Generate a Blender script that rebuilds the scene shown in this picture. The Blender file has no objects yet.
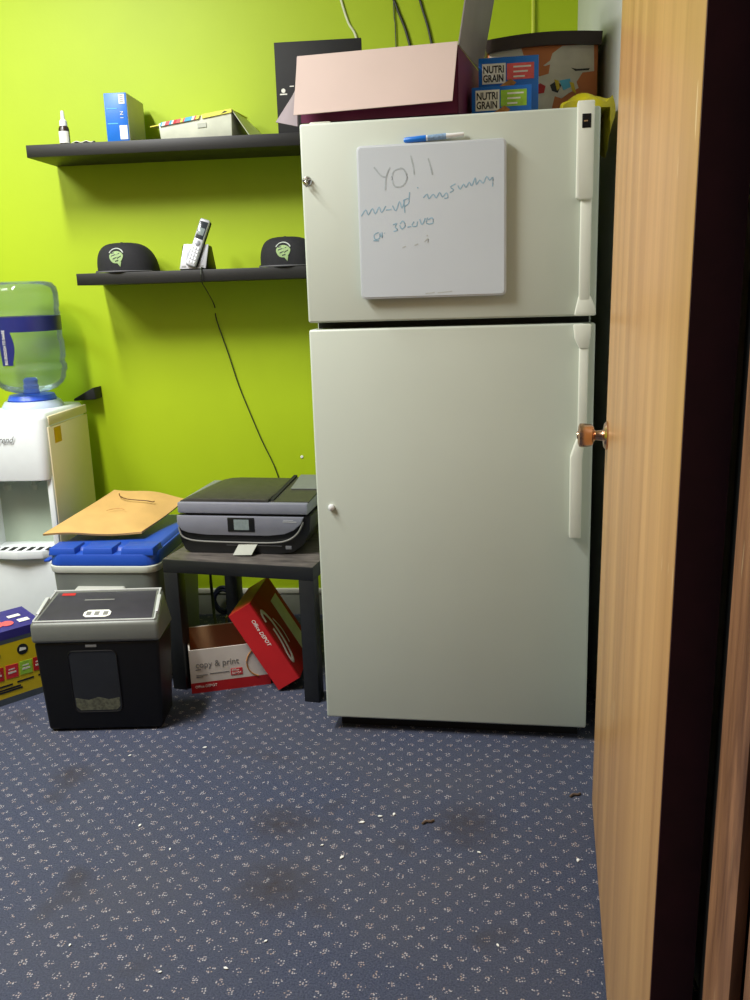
import bpy, bmesh, math, random
from mathutils import Vector, Matrix
random.seed(7)
PI = math.pi
SC = bpy.context.scene
COL = SC.collection

# ------------------------------------------------------------------ colour and materials
def lin(c):
    out = []
    for v in c:
        v = v / 255.0
        out.append(v / 12.92 if v <= 0.04045 else ((v + 0.055) / 1.055) ** 2.4)
    return tuple(out) + (1.0,)

def new_mat(name):
    m = bpy.data.materials.new(name)
    m.use_nodes = True
    nt = m.node_tree
    return m, nt, nt.nodes['Principled BSDF']

def mat(name, rgb, rough=0.5, metal=0.0, var=0.05, scale=30.0, bump=0.0, bscale=200.0, spec=0.5, coat=0.0, stretch=(1, 1, 1)):
    """plain surface: one colour broken up by faint noise, optional bump"""
    m, nt, b = new_mat(name)
    b.inputs['Roughness'].default_value = rough
    b.inputs['Metallic'].default_value = metal
    b.inputs['Specular IOR Level'].default_value = spec
    b.inputs['Coat Weight'].default_value = coat
    c = lin(rgb)
    tc = nt.nodes.new('ShaderNodeTexCoord')
    mp = nt.nodes.new('ShaderNodeMapping')
    mp.inputs['Scale'].default_value = stretch
    nt.links.new(tc.outputs['Object'], mp.inputs['Vector'])
    n = nt.nodes.new('ShaderNodeTexNoise')
    n.inputs['Scale'].default_value = scale
    n.inputs['Detail'].default_value = 4
    nt.links.new(mp.outputs['Vector'], n.inputs['Vector'])
    r = nt.nodes.new('ShaderNodeValToRGB')
    r.color_ramp.elements[0].position = 0.3
    r.color_ramp.elements[1].position = 0.7
    r.color_ramp.elements[0].color = tuple(max(0, x * (1 - var)) for x in c[:3]) + (1,)
    r.color_ramp.elements[1].color = tuple(min(1, x * (1 + var)) for x in c[:3]) + (1,)
    nt.links.new(n.outputs['Fac'], r.inputs['Fac'])
    nt.links.new(r.outputs['Color'], b.inputs['Base Color'])
    if bump > 0:
        n2 = nt.nodes.new('ShaderNodeTexNoise')
        n2.inputs['Scale'].default_value = bscale
        n2.inputs['Detail'].default_value = 3
        nt.links.new(mp.outputs['Vector'], n2.inputs['Vector'])
        bp = nt.nodes.new('ShaderNodeBump')
        bp.inputs['Strength'].default_value = bump
        bp.inputs['Distance'].default_value = 0.002
        nt.links.new(n2.outputs['Fac'], bp.inputs['Height'])
        nt.links.new(bp.outputs['Normal'], b.inputs['Normal'])
    return m

def wood_mat(name, light, dark, streak=(30, 30, 1.6), rough=0.4, contrast=(0.35, 0.7), scuff=0.0):
    m, nt, b = new_mat(name)
    b.inputs['Roughness'].default_value = rough
    tc = nt.nodes.new('ShaderNodeTexCoord')
    mp = nt.nodes.new('ShaderNodeMapping')
    mp.inputs['Scale'].default_value = streak
    nt.links.new(tc.outputs['Object'], mp.inputs['Vector'])
    n = nt.nodes.new('ShaderNodeTexNoise')
    n.inputs['Scale'].default_value = 1.0
    n.inputs['Detail'].default_value = 6
    n.inputs['Roughness'].default_value = 0.6
    n.inputs['Distortion'].default_value = 0.4
    nt.links.new(mp.outputs['Vector'], n.inputs['Vector'])
    r = nt.nodes.new('ShaderNodeValToRGB')
    r.color_ramp.elements[0].position = contrast[0]
    r.color_ramp.elements[1].position = contrast[1]
    r.color_ramp.elements[0].color = lin(dark)
    r.color_ramp.elements[1].color = lin(light)
    nt.links.new(n.outputs['Fac'], r.inputs['Fac'])
    out = r.outputs['Color']
    if scuff:
        mp2 = nt.nodes.new('ShaderNodeMapping')
        mp2.inputs['Scale'].default_value = (60, 60, 9)
        nt.links.new(tc.outputs['Object'], mp2.inputs['Vector'])
        n3 = nt.nodes.new('ShaderNodeTexNoise')
        n3.inputs['Scale'].default_value = 1.0
        n3.inputs['Detail'].default_value = 2
        nt.links.new(mp2.outputs['Vector'], n3.inputs['Vector'])
        r3 = nt.nodes.new('ShaderNodeValToRGB')
        r3.color_ramp.elements[0].position = 0.72
        r3.color_ramp.elements[1].position = 0.76
        r3.color_ramp.elements[0].color = (0, 0, 0, 1)
        r3.color_ramp.elements[1].color = (scuff, scuff, scuff, 1)
        nt.links.new(n3.outputs['Fac'], r3.inputs['Fac'])
        mx = nt.nodes.new('ShaderNodeMix')
        mx.data_type = 'RGBA'
        nt.links.new(r3.outputs['Color'], mx.inputs[0])
        nt.links.new(out, mx.inputs[6])
        mx.inputs[7].default_value = lin((238, 214, 170))
        out = mx.outputs[2]
    nt.links.new(out, b.inputs['Base Color'])
    return m

def carpet_mat():
    m, nt, b = new_mat('navy_carpet')
    L = nt.links
    N = nt.nodes.new
    b.inputs['Roughness'].default_value = 0.95
    b.inputs['Specular IOR Level'].default_value = 0.1
    tc = N('ShaderNodeTexCoord')
    # pile tone, broad wear, stains
    n1 = N('ShaderNodeTexNoise'); n1.inputs['Scale'].default_value = 260; n1.inputs['Detail'].default_value = 3
    L.new(tc.outputs['Object'], n1.inputs['Vector'])
    r1 = N('ShaderNodeValToRGB')
    r1.color_ramp.elements[0].position = 0.3; r1.color_ramp.elements[0].color = lin(CARPET_DARK)
    r1.color_ramp.elements[1].position = 0.72; r1.color_ramp.elements[1].color = lin(CARPET_LIGHT)
    L.new(n1.outputs['Fac'], r1.inputs['Fac'])
    n2 = N('ShaderNodeTexNoise'); n2.inputs['Scale'].default_value = 2.2; n2.inputs['Detail'].default_value = 4
    L.new(tc.outputs['Object'], n2.inputs['Vector'])
    r2 = N('ShaderNodeValToRGB')
    r2.color_ramp.elements[0].position = 0.36; r2.color_ramp.elements[0].color = (0, 0, 0, 1)
    r2.color_ramp.elements[1].position = 0.66; r2.color_ramp.elements[1].color = (0.55, 0.55, 0.55, 1)
    L.new(n2.outputs['Fac'], r2.inputs['Fac'])
    mx = N('ShaderNodeMix'); mx.data_type = 'RGBA'
    L.new(r2.outputs['Color'], mx.inputs[0]); L.new(r1.outputs['Color'], mx.inputs[6])
    mx.inputs[7].default_value = lin(CARPET_WORN)
    # staggered grid of flecked motifs
    mp = N('ShaderNodeMapping'); mp.inputs['Rotation'].default_value = (0, 0, PI / 4)
    L.new(tc.outputs['Object'], mp.inputs['Vector'])
    wob = N('ShaderNodeTexNoise'); wob.inputs['Scale'].default_value = 3.0
    L.new(tc.outputs['Object'], wob.inputs['Vector'])
    v = N('ShaderNodeTexVoronoi'); v.voronoi_dimensions = '2D'; v.inputs['Scale'].default_value = 1 / 0.038
    v.inputs['Randomness'].default_value = 0.16
    L.new(mp.outputs['Vector'], v.inputs['Vector'])
    mcl = N('ShaderNodeMath'); mcl.operation = 'LESS_THAN'; mcl.inputs[1].default_value = 0.25
    L.new(v.outputs['Distance'], mcl.inputs[0])
    f = N('ShaderNodeTexVoronoi'); f.voronoi_dimensions = '2D'; f.inputs['Scale'].default_value = 1 / 0.0052
    f.inputs['Randomness'].default_value = 0.8
    L.new(tc.outputs['Object'], f.inputs['Vector'])
    fl = N('ShaderNodeMath'); fl.operation = 'LESS_THAN'; fl.inputs[1].default_value = 0.34
    L.new(f.outputs['Distance'], fl.inputs[0])
    sep = N('ShaderNodeSeparateColor'); L.new(f.outputs['Color'], sep.inputs[0])
    pick = N('ShaderNodeMath'); pick.operation = 'GREATER_THAN'; pick.inputs[1].default_value = 0.36
    L.new(sep.outputs[0], pick.inputs[0])
    a = N('ShaderNodeMath'); a.operation = 'MULTIPLY'; L.new(mcl.outputs[0], a.inputs[0]); L.new(fl.outputs[0], a.inputs[1])
    a2 = N('ShaderNodeMath'); a2.operation = 'MULTIPLY'; L.new(a.outputs[0], a2.inputs[0]); L.new(pick.outputs[0], a2.inputs[1])
    a3 = N('ShaderNodeMath'); a3.operation = 'MULTIPLY'; L.new(a2.outputs[0], a3.inputs[0]); a3.inputs[1].default_value = 0.47
    fr = N('ShaderNodeValToRGB')
    fr.color_ramp.elements[0].color = lin((196, 170, 150)); fr.color_ramp.elements[1].color = lin((226, 224, 226))
    e = fr.color_ramp.elements.new(0.45); e.color = lin((200, 186, 186))
    L.new(sep.outputs[1], fr.inputs['Fac'])
    m2 = N('ShaderNodeMix'); m2.data_type = 'RGBA'
    L.new(a3.outputs[0], m2.inputs[0]); L.new(mx.outputs[2], m2.inputs[6]); L.new(fr.outputs['Color'], m2.inputs[7])
    # dirt blotches
    n4 = N('ShaderNodeTexNoise'); n4.inputs['Scale'].default_value = 5.0; n4.inputs['Detail'].default_value = 2
    L.new(tc.outputs['Object'], n4.inputs['Vector'])
    r4 = N('ShaderNodeValToRGB')
    r4.color_ramp.elements[0].position = 0.62; r4.color_ramp.elements[0].color = (0, 0, 0, 1)
    r4.color_ramp.elements[1].position = 0.78; r4.color_ramp.elements[1].color = (0.6, 0.6, 0.6, 1)
    L.new(n4.outputs['Fac'], r4.inputs['Fac'])
    m3 = N('ShaderNodeMix'); m3.data_type = 'RGBA'
    L.new(r4.outputs['Color'], m3.inputs[0]); L.new(m2.outputs[2], m3.inputs[6]); m3.inputs[7].default_value = lin((62, 58, 58))
    col = m3.outputs[2]
    for sx_, sy_, sr_ in ((-.435, 1.942, .10), (-.40, 1.70, .12), (-1.05, 2.15, .07), (.02, 1.95, .12)):
        ds = N('ShaderNodeVectorMath'); ds.operation = 'DISTANCE'; ds.inputs[1].default_value = (sx_, sy_, 0)
        L.new(tc.outputs['Object'], ds.inputs[0])
        nz = N('ShaderNodeTexNoise'); nz.inputs['Scale'].default_value = 38; nz.inputs['Detail'].default_value = 4
        L.new(tc.outputs['Object'], nz.inputs['Vector'])
        mr = N('ShaderNodeMapRange'); mr.inputs[1].default_value = 0; mr.inputs[2].default_value = sr_; mr.inputs[3].default_value = 1; mr.inputs[4].default_value = 0
        L.new(ds.outputs['Value'], mr.inputs[0])
        ml = N('ShaderNodeMath'); ml.operation = 'MULTIPLY'; L.new(mr.outputs[0], ml.inputs[0]); L.new(nz.outputs['Fac'], ml.inputs[1])
        m5 = N('ShaderNodeMix'); m5.data_type = 'RGBA'
        L.new(ml.outputs[0], m5.inputs[0]); L.new(col, m5.inputs[6]); m5.inputs[7].default_value = lin((58, 50, 44))
        col = m5.outputs[2]
    L.new(col, b.inputs['Base Color'])
    bp = N('ShaderNodeBump'); bp.inputs['Strength'].default_value = 0.5; bp.inputs['Distance'].default_value = 0.004
    L.new(n1.outputs['Fac'], bp.inputs['Height']); L.new(bp.outputs['Normal'], b.inputs['Normal'])
    return m

def clear_mat(name, tint, gloss=0.12, rough=0.06):
    m = bpy.data.materials.new(name); m.use_nodes = True
    nt = m.node_tree; nt.nodes.remove(nt.nodes['Principled BSDF'])
    out = nt.nodes['Material Output']
    t = nt.nodes.new('ShaderNodeBsdfTransparent')
    n = nt.nodes.new('ShaderNodeTexNoise'); n.inputs['Scale'].default_value = 6
    r = nt.nodes.new('ShaderNodeValToRGB')
    c = lin(tint)
    r.color_ramp.elements[0].color = tuple(x * 0.94 for x in c[:3]) + (1,)
    r.color_ramp.elements[1].color = c
    nt.links.new(n.outputs['Fac'], r.inputs['Fac']); nt.links.new(r.outputs['Color'], t.inputs['Color'])
    g = nt.nodes.new('ShaderNodeBsdfGlossy'); g.inputs['Roughness'].default_value = rough
    g.inputs['Color'].default_value = (.85, .88, .9, 1)
    fr = nt.nodes.new('ShaderNodeFresnel'); fr.inputs['IOR'].default_value = 1.16
    ad = nt.nodes.new('ShaderNodeMath'); ad.operation = 'ADD'; ad.use_clamp = True; ad.inputs[1].default_value = gloss
    nt.links.new(fr.outputs[0], ad.inputs[0])
    mx = nt.nodes.new('ShaderNodeMixShader')
    nt.links.new(ad.outputs[0], mx.inputs[0]); nt.links.new(t.outputs[0], mx.inputs[1]); nt.links.new(g.outputs[0], mx.inputs[2])
    df = nt.nodes.new('ShaderNodeBsdfTranslucent'); df.inputs['Color'].default_value = lin((214, 226, 228))
    dd = nt.nodes.new('ShaderNodeBsdfDiffuse'); dd.inputs['Color'].default_value = lin((206, 220, 224))
    hz = nt.nodes.new('ShaderNodeMixShader'); hz.inputs[0].default_value = .5
    nt.links.new(df.outputs[0], hz.inputs[1]); nt.links.new(dd.outputs[0], hz.inputs[2])
    m2 = nt.nodes.new('ShaderNodeMixShader'); m2.inputs[0].default_value = .13
    nt.links.new(mx.outputs[0], m2.inputs[1]); nt.links.new(hz.outputs[0], m2.inputs[2])
    nt.links.new(m2.outputs[0], out.inputs['Surface'])
    return m

CARPET_DARK, CARPET_LIGHT, CARPET_WORN = (50, 55, 74), (82, 88, 107), (78, 79, 87)
M = {}
M['green'] = mat('lime_green_paint', (170, 196, 8), 0.55, var=0.03, scale=4, bump=0.12, bscale=90)
M['grey_wall'] = mat('pale_grey_paint', (196, 200, 194), 0.6, var=0.03, scale=5, bump=0.1, bscale=120)
M['panel'] = mat('bounce_cut_brown', (110, 88, 66), 0.5, var=0.1, scale=6)  # unseen doorway wall, colour darkened to cut bounce light
M['ceiling'] = mat('white_ceiling', (225, 225, 220), 0.8, var=0.02)
M['skirting'] = mat('off_white_skirting', (200, 198, 182), 0.5, var=0.05, scale=8)
M['skirting_grey'] = mat('grey_lower_skirting', (150, 152, 138), 0.5, var=0.08, scale=10)
M['carpet'] = carpet_mat()
M['oak'] = wood_mat('oak_door_veneer', (206, 158, 102), (164, 117, 72), streak=(11, 11, .6), rough=0.35, contrast=(0.22, 0.66), scuff=0.7)
M['edge_shade'] = mat('maroon_edge_shade', (66, 26, 38), 0.6, var=0.2, scale=20)  # door's hinge edge, with the unlit hall's shade put into its colour
M['gap_shade'] = mat('black_gap_shade', (10, 9, 10), 0.8, var=0.2, scale=20)  # frame behind the jamb: shade of the gap painted in as near-black
M['jamb'] = wood_mat('brown_jamb_wood', (172, 122, 88), (98, 63, 44), streak=(60, 60, 5), rough=0.4, contrast=(0.3, 0.7), scuff=0.25)
M['brass'] = mat('satin_bronze', (206, 168, 140), 0.25, metal=1.0, var=0.1, scale=30)
M['fridge'] = mat('almond_white_enamel', (194, 201, 188), 0.38, var=0.025, scale=3, bump=0.06, bscale=420)
M['fridge_trim'] = mat('ivory_handle_plastic', (224, 225, 210), 0.35, var=0.03, scale=10)
M['gasket'] = mat('dark_gasket', (40, 42, 38), 0.7, var=0.1)
M['black'] = mat('black_plastic', (13, 13, 14), 0.42, var=0.15, scale=40, spec=0.3)
M['black_matt'] = mat('black_matt', (18, 18, 20), 0.7, var=0.15, scale=40)
M['shelf'] = mat('black_shelf_laminate', (20, 20, 18), 0.5, var=0.12, scale=(20))
M['table'] = mat('black_brown_table', (30, 32, 34), 0.42, var=0.15, scale=30)
M['table_top'] = mat('dusty_table_top', (88, 82, 78), 0.5, var=0.5, scale=14, stretch=(1, 4, 1))
M['white'] = mat('white_plastic', (232, 234, 234), 0.3, var=0.02)
M['board_white'] = mat('dry_erase_white', (198, 206, 212), 0.22, var=0.02, scale=4)
M['board_rim'] = mat('board_rim', (188, 194, 198), 0.35, var=0.03)
M['ink_blue'] = mat('faded_blue_ink', (138, 170, 188), 0.6, var=0.2, scale=60)
M['ink_grey'] = mat('faded_grey_ink', (164, 174, 178), 0.6, var=0.2, scale=60)
M['ink_faint'] = mat('faint_grey_ink', (176, 182, 180), 0.6, var=0.1, scale=60)
M['marker_blue'] = mat('marker_blue', (30, 110, 200), 0.3, var=0.05)
M['barrel_print'] = mat('pale_blue_print', (128, 156, 186), 0.4, var=0.3, scale=150)
M['steel'] = mat('chrome', (200, 200, 200), 0.2, metal=1.0, var=0.05)
M['pink_card'] = mat('pale_pink_cardboard', (204, 184, 174), 0.7, var=0.03, scale=6, bump=0.05, bscale=60)
M['maroon_card'] = mat('maroon_printed_card', (92, 18, 58), 0.45, var=0.15, scale=12)
M['grey_card'] = mat('grey_mauve_card', (138, 124, 134), 0.6, var=0.1, scale=8)
M['grey_flap'] = mat('grey_card_flap', (128, 120, 118), 0.6, var=0.12, scale=8)
M['blue_card'] = mat('bright_blue_card', (14, 108, 204), 0.4, var=0.08, scale=20)
M['red_print'] = mat('red_print', (206, 44, 52), 0.45, var=0.08, scale=40)
M['salmon_print'] = mat('salmon_print', (230, 96, 96), 0.45, var=0.12, scale=60)
M['lime_print'] = mat('lime_print', (150, 196, 60), 0.45, var=0.15, scale=60)
M['white_print'] = mat('white_print', (232, 232, 222), 0.5, var=0.03)
M['black_print'] = mat('black_print', (26, 30, 30), 0.5, var=0.05)
M['grey_print'] = mat('grey_print', (120, 120, 118), 0.5, var=0.05)
M['oat'] = mat('oat_brown', (176, 120, 58), 0.7, var=0.25, scale=90)
M['orange_card'] = mat('orange_brown_card', (192, 114, 64), 0.65, var=0.12, scale=12)
M['torn_card'] = mat('torn_paper', (208, 202, 188), 0.8, var=0.08, scale=30)
M['dark_brown'] = mat('dark_brown_lid', (48, 36, 32), 0.5, var=0.15, scale=14)
M['yellow_bag'] = mat('yellow_plastic', (178, 166, 10), 0.45, var=0.15, scale=10)
M['cream_side'] = mat('cream_side_panel', (224, 212, 174), 0.45, var=0.03, scale=6)
M['cooler_white'] = mat('cooler_white', (226, 232, 232), 0.3, var=0.015)
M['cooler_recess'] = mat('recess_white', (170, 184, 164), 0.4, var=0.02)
M['orange_label'] = mat('amber_label', (222, 172, 20), 0.5, var=0.06, scale=60)
M['bottle'] = clear_mat('clear_polycarbonate', (224, 236, 234), 0.02, 0.08)
M['navy_label'] = mat('navy_label', (34, 40, 104), 0.35, var=0.05)
M['cap_blue'] = mat('bright_blue_cap', (62, 104, 240), 0.35, var=0.08)
M['collar'] = mat('pale_blue_collar', (186, 200, 222), 0.3, var=0.04)
M['ice_blue'] = mat('chest_blue', (30, 76, 178), 0.4, var=0.05, scale=10)
M['ice_grey'] = mat('chest_grey', (112, 118, 112), 0.5, var=0.04, scale=10)
M['ice_rim'] = mat('chest_rim', (206, 212, 200), 0.45, var=0.03)
M['ice_grip'] = mat('chest_grip', (178, 180, 172), 0.45, var=0.03)
M['kraft'] = mat('kraft_paper', (204, 164, 98), 0.7, var=0.07, scale=14, bump=0.35, bscale=30)
M['pen'] = mat('dark_pen', (92, 56, 20), 0.6, var=0.1)
M['silver'] = mat('silver_plastic', (128, 130, 136), 0.4, metal=0.3, var=0.05, scale=30)
M['silver_light'] = mat('light_silver_plastic', (196, 198, 198), 0.3, metal=0.2, var=0.04)
M['shred_silver'] = mat('shredder_silver', (112, 115, 108), 0.42, metal=0.1, var=0.04)
M['printer_silver'] = mat('printer_silver', (140, 142, 154), 0.35, metal=0.2, var=0.05, scale=20)
M['printer_black'] = mat('printer_black', (20, 21, 22), 0.3, var=0.1)
M['printer_lid'] = mat('printer_lid', (56, 54, 50), 0.45, var=0.2, scale=40, bump=0.1, bscale=500)
M['trim_grey'] = mat('trim_grey', (138, 138, 134), 0.35, metal=0.2, var=0.05)
M['panel_dark'] = mat('dusky_panel', (52, 50, 58), 0.5, var=0.1, spec=0.3)
M['screen'] = mat('grey_screen', (128, 140, 140), 0.15, var=0.12, scale=120)
M['window'] = mat('smoked_window', (36, 38, 40), 0.15, var=0.1, scale=10)
M['shreds'] = mat('paper_shreds', (84, 86, 70), 0.8, var=0.5, scale=120)
M['yellow_card'] = mat('yellow_card', (206, 180, 20), 0.45, var=0.06, scale=14)
M['purple_card'] = mat('purple_card', (52, 46, 122), 0.45, var=0.12, scale=20)
M['slate_card'] = mat('slate_card', (70, 78, 84), 0.5, var=0.08)
M['brown_card'] = mat('brown_cardboard', (150, 118, 84), 0.8, var=0.06, scale=20)
M['brown_inside'] = mat('brown_cardboard_inside', (172, 136, 94), 0.85, var=0.06, scale=20)
M['white_card'] = mat('white_card', (214, 206, 196), 0.55, var=0.03)
M['red_card'] = mat('red_card', (178, 26, 30), 0.45, var=0.07, scale=12)
M['red_card_dark'] = mat('deep_red_card', (150, 20, 22), 0.7, var=0.1, scale=12, spec=0.15)
M['cap_fabric'] = mat('black_cap_fabric', (30, 30, 34), 0.85, var=0.15, scale=120, bump=0.3, bscale=700)
M['cap_edge'] = mat('cap_brim_edge', (96, 96, 100), 0.7, var=0.1)
M['emblem'] = mat('pale_green_thread', (150, 176, 120), 0.8, var=0.15, scale=200)
M['emblem_white'] = mat('white_thread', (196, 204, 196), 0.8, var=0.1, scale=200)
M['phone_silver'] = mat('phone_silver', (196, 198, 204), 0.3, metal=0.3, var=0.04)
M['phone_key'] = mat('phone_keys', (226, 228, 232), 0.35, var=0.03)
M['phone_dark'] = mat('phone_screen', (48, 54, 60), 0.15, var=0.1)
M['tray_clear'] = mat('frosted_tray', (206, 210, 192), 0.35, var=0.12, scale=14)
M['stripe'] = mat('colour_stripe', (236, 228, 90), 0.45, var=0.1, scale=40)
M['cyan_print'] = mat('cyan_print', (80, 176, 216), 0.45, var=0.1, scale=40)
M['side_grey'] = mat('grey_green_card', (182, 186, 172), 0.6, var=0.06, scale=20)
M['cord_white'] = mat('white_cord', (216, 222, 190), 0.5, var=0.03)
M['cord_black'] = mat('black_cord', (38, 44, 28), 0.5, var=0.06)
M['conduit'] = mat('green_painted_conduit', (196, 212, 50), 0.5, var=0.03)
M['bottle_brown'] = mat('dark_brown_bottle', (54, 40, 34), 0.3, var=0.1)
M['plug_blue'] = mat('dark_blue_plug', (40, 44, 78), 0.5, var=0.1)
M['plug_tan'] = mat('tan_plug', (150, 130, 80), 0.5, var=0.1)
M['debris'] = mat('white_paper_scrap', (230, 230, 226), 0.8, var=0.03)
M['debris_brown'] = mat('brown_scrap', (96, 78, 64), 0.8, var=0.1)

# ------------------------------------------------------------------ mesh builder
class B:
    def __init__(s):
        s.bm = bmesh.new(); s.mi = 0
    def _take(s, t, M4=None):
        if M4 is not None: t.transform(M4)
        for f in t.faces: f.material_index = s.mi
        me = bpy.data.meshes.new('tmp'); t.to_mesh(me); t.free()
        s.bm.from_mesh(me); bpy.data.meshes.remove(me)
        return s
    def m(s, i): s.mi = i; return s
    def box(s, x0, x1, y0, y1, z0, z1, bev=0, seg=2, M4=None):
        t = bmesh.new(); bmesh.ops.create_cube(t, size=1)
        bmesh.ops.scale(t, vec=(x1 - x0, y1 - y0, z1 - z0), verts=t.verts)
        bmesh.ops.translate(t, vec=((x0 + x1) / 2, (y0 + y1) / 2, (z0 + z1) / 2), verts=t.verts)
        if bev: bmesh.ops.bevel(t, geom=t.edges[:], offset=bev, segments=seg, affect='EDGES', profile=0.5, clamp_overlap=True)
        return s._take(t, M4)
    def prism(s, pts, vec, bev=0, seg=2, M4=None):
        """closed 3-D outline swept along vec"""
        t = bmesh.new(); v = [t.verts.new(p) for p in pts]; f = t.faces.new(v)
        r = bmesh.ops.extrude_face_region(t, geom=[f])
        bmesh.ops.translate(t, vec=vec, verts=[g for g in r['geom'] if isinstance(g, bmesh.types.BMVert)])
        bmesh.ops.recalc_face_normals(t, faces=t.faces[:])
        if bev: bmesh.ops.bevel(t, geom=t.edges[:], offset=bev, segments=seg, affect='EDGES', profile=0.5, clamp_overlap=True)
        return s._take(t, M4)
    def hull8(s, bot, top, bev=0, seg=2, M4=None):
        t = bmesh.new(); b = [t.verts.new(p) for p in bot]; u = [t.verts.new(p) for p in top]
        n = len(b); t.faces.new(b[::-1]); t.faces.new(u)
        for i in range(n): t.faces.new((b[i], b[(i + 1) % n], u[(i + 1) % n], u[i]))
        bmesh.ops.recalc_face_normals(t, faces=t.faces[:])
        if bev: bmesh.ops.bevel(t, geom=t.edges[:], offset=bev, segments=seg, affect='EDGES', profile=0.5, clamp_overlap=True)
        return s._take(t, M4)
    def lathe(s, prof, seg=40, c=(0, 0, 0), M4=None, a0=0, a1=2 * PI):
        t = bmesh.new(); full = abs(a1 - a0 - 2 * PI) < 1e-6; rows = []
        for r, z in prof:
            if r < 1e-6: rows.append([t.verts.new((c[0], c[1], c[2] + z))]); continue
            k = seg if full else seg + 1
            rows.append([t.verts.new((c[0] + r * math.cos(a0 + (a1 - a0) * i / seg), c[1] + r * math.sin(a0 + (a1 - a0) * i / seg), c[2] + z)) for i in range(k)])
        for a, b in zip(rows, rows[1:]):
            k = max(len(a), len(b)); lim = k if full else k - 1
            for i in range(lim):
                j = (i + 1) % k
                if len(a) == 1: t.faces.new((a[0], b[j], b[i]))
                elif len(b) == 1: t.faces.new((a[i], a[j], b[0]))
                else: t.faces.new((a[i], a[j], b[j], b[i]))
        bmesh.ops.recalc_face_normals(t, faces=t.faces[:])
        return s._take(t, M4)
    def tube(s, pts, r, seg=8, smooth=0, M4=None):
        pts = [Vector(p) for p in pts]
        if smooth:
            q = [pts[0]] + pts + [pts[-1]]; out = []
            for i in range(1, len(q) - 2):
                for k in range(smooth):
                    u = k / smooth
                    p0, p1, p2, p3 = q[i - 1], q[i], q[i + 1], q[i + 2]
                    out.append(0.5 * ((2 * p1) + (-p0 + p2) * u + (2 * p0 - 5 * p1 + 4 * p2 - p3) * u * u + (-p0 + 3 * p1 - 3 * p2 + p3) * u ** 3))
            pts = out + [pts[-1]]
        t = bmesh.new(); rows = []; up = Vector((0, 0, 1))
        for i, p in enumerate(pts):
            d = (pts[min(i + 1, len(pts) - 1)] - pts[max(i - 1, 0)]).normalized()
            a = d.cross(up)
            if a.length < 0.05: a = d.cross(Vector((1, 0, 0)))
            a.normalize(); b = d.cross(a); up = b if False else up
            rr = r[i] if isinstance(r, (list, tuple)) and len(r) == len(pts) else (r if not isinstance(r, (list, tuple)) else r[0])
            rows.append([t.verts.new(p + rr * (math.cos(2 * PI * k / seg) * a + math.sin(2 * PI * k / seg) * b)) for k in range(seg)])
        for a, b in zip(rows, rows[1:]):
            for k in range(seg): t.faces.new((a[k], a[(k + 1) % seg], b[(k + 1) % seg], b[k]))
        t.faces.new(rows[0][::-1]); t.faces.new(rows[-1])
        bmesh.ops.recalc_face_normals(t, faces=t.faces[:])
        return s._take(t, M4)
    def sheet(s, fn, nu, nv, thick, M4=None):
        """thin curved sheet: fn(u,v) is its upper side, closed below at `thick`"""
        P = [[Vector(fn(i / nu, j / nv)) for j in range(nv + 1)] for i in range(nu + 1)]
        def nrm(i, j):
            a = P[min(i + 1, nu)][j] - P[max(i - 1, 0)][j]; b = P[i][min(j + 1, nv)] - P[i][max(j - 1, 0)]
            n = a.cross(b); return n.normalized() if n.length > 1e-12 else Vector((0, 0, 1))
        t = bmesh.new()
        U = [[t.verts.new(P[i][j]) for j in range(nv + 1)] for i in range(nu + 1)]
        D = [[t.verts.new(P[i][j] - nrm(i, j) * thick) for j in range(nv + 1)] for i in range(nu + 1)]
        for i in range(nu):
            for j in range(nv):
                t.faces.new((U[i][j], U[i + 1][j], U[i + 1][j + 1], U[i][j + 1]))
                t.faces.new((D[i][j], D[i][j + 1], D[i + 1][j + 1], D[i + 1][j]))
        for i in range(nu):
            t.faces.new((U[i][0], D[i][0], D[i + 1][0], U[i + 1][0])); t.faces.new((U[i][nv], U[i + 1][nv], D[i + 1][nv], D[i][nv]))
        for j in range(nv):
            t.faces.new((U[0][j], U[0][j + 1], D[0][j + 1], D[0][j])); t.faces.new((U[nu][j], D[nu][j], D[nu][j + 1], U[nu][j + 1]))
        bmesh.ops.recalc_face_normals(t, faces=t.faces[:])
        return s._take(t, M4)
    def quad(s, a, b, c, d, thick, M4=None):
        a, b, c, d = map(Vector, (a, b, c, d))
        n = (b - a).cross(d - a).normalized()
        return s.prism([a, b, c, d], n * thick, M4=M4)
    def slab(s, a, b, c, d, thick, n=2, M4=None):
        """possibly twisted four-cornered sheet"""
        a, b, c, d = map(Vector, (a, b, c, d))
        return s.sheet(lambda u, v: (a * (1 - u) + b * u) * (1 - v) + (d * (1 - u) + c * u) * v, n, n, thick, M4)
    def build(s, name, mats, parent=None, angle=35):
        if not isinstance(mats, (list, tuple)): mats = [mats]
        me = bpy.data.meshes.new(name); s.bm.to_mesh(me); s.bm.free()
        for x in mats: me.materials.append(M[x] if isinstance(x, str) else x)
        for p in me.polygons: p.use_smooth = True
        me.set_sharp_from_angle(angle=math.radians(angle))
        o = bpy.data.objects.new(name, me); COL.objects.link(o)
        if parent is not None: o.parent = parent
        return o

def tag(o, label=None, cat=None, group=None, kind=None):
    if label: o['label'] = label
    if cat: o['category'] = cat
    if group: o['group'] = group
    if kind: o['kind'] = kind
    return o
def thing(name, label, cat, loc=(0, 0, 0), rz=0.0, group=None, mtx=None):
    o = bpy.data.objects.new(name, None); COL.objects.link(o)
    o.empty_display_size = 0.05
    if mtx is not None: o.matrix_world = mtx
    else: o.location = loc; o.rotation_euler = (0, 0, rz)
    return tag(o, label, cat, group)
def struct(name, b, mats): return tag(b.build(name, mats), kind='structure')

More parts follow.
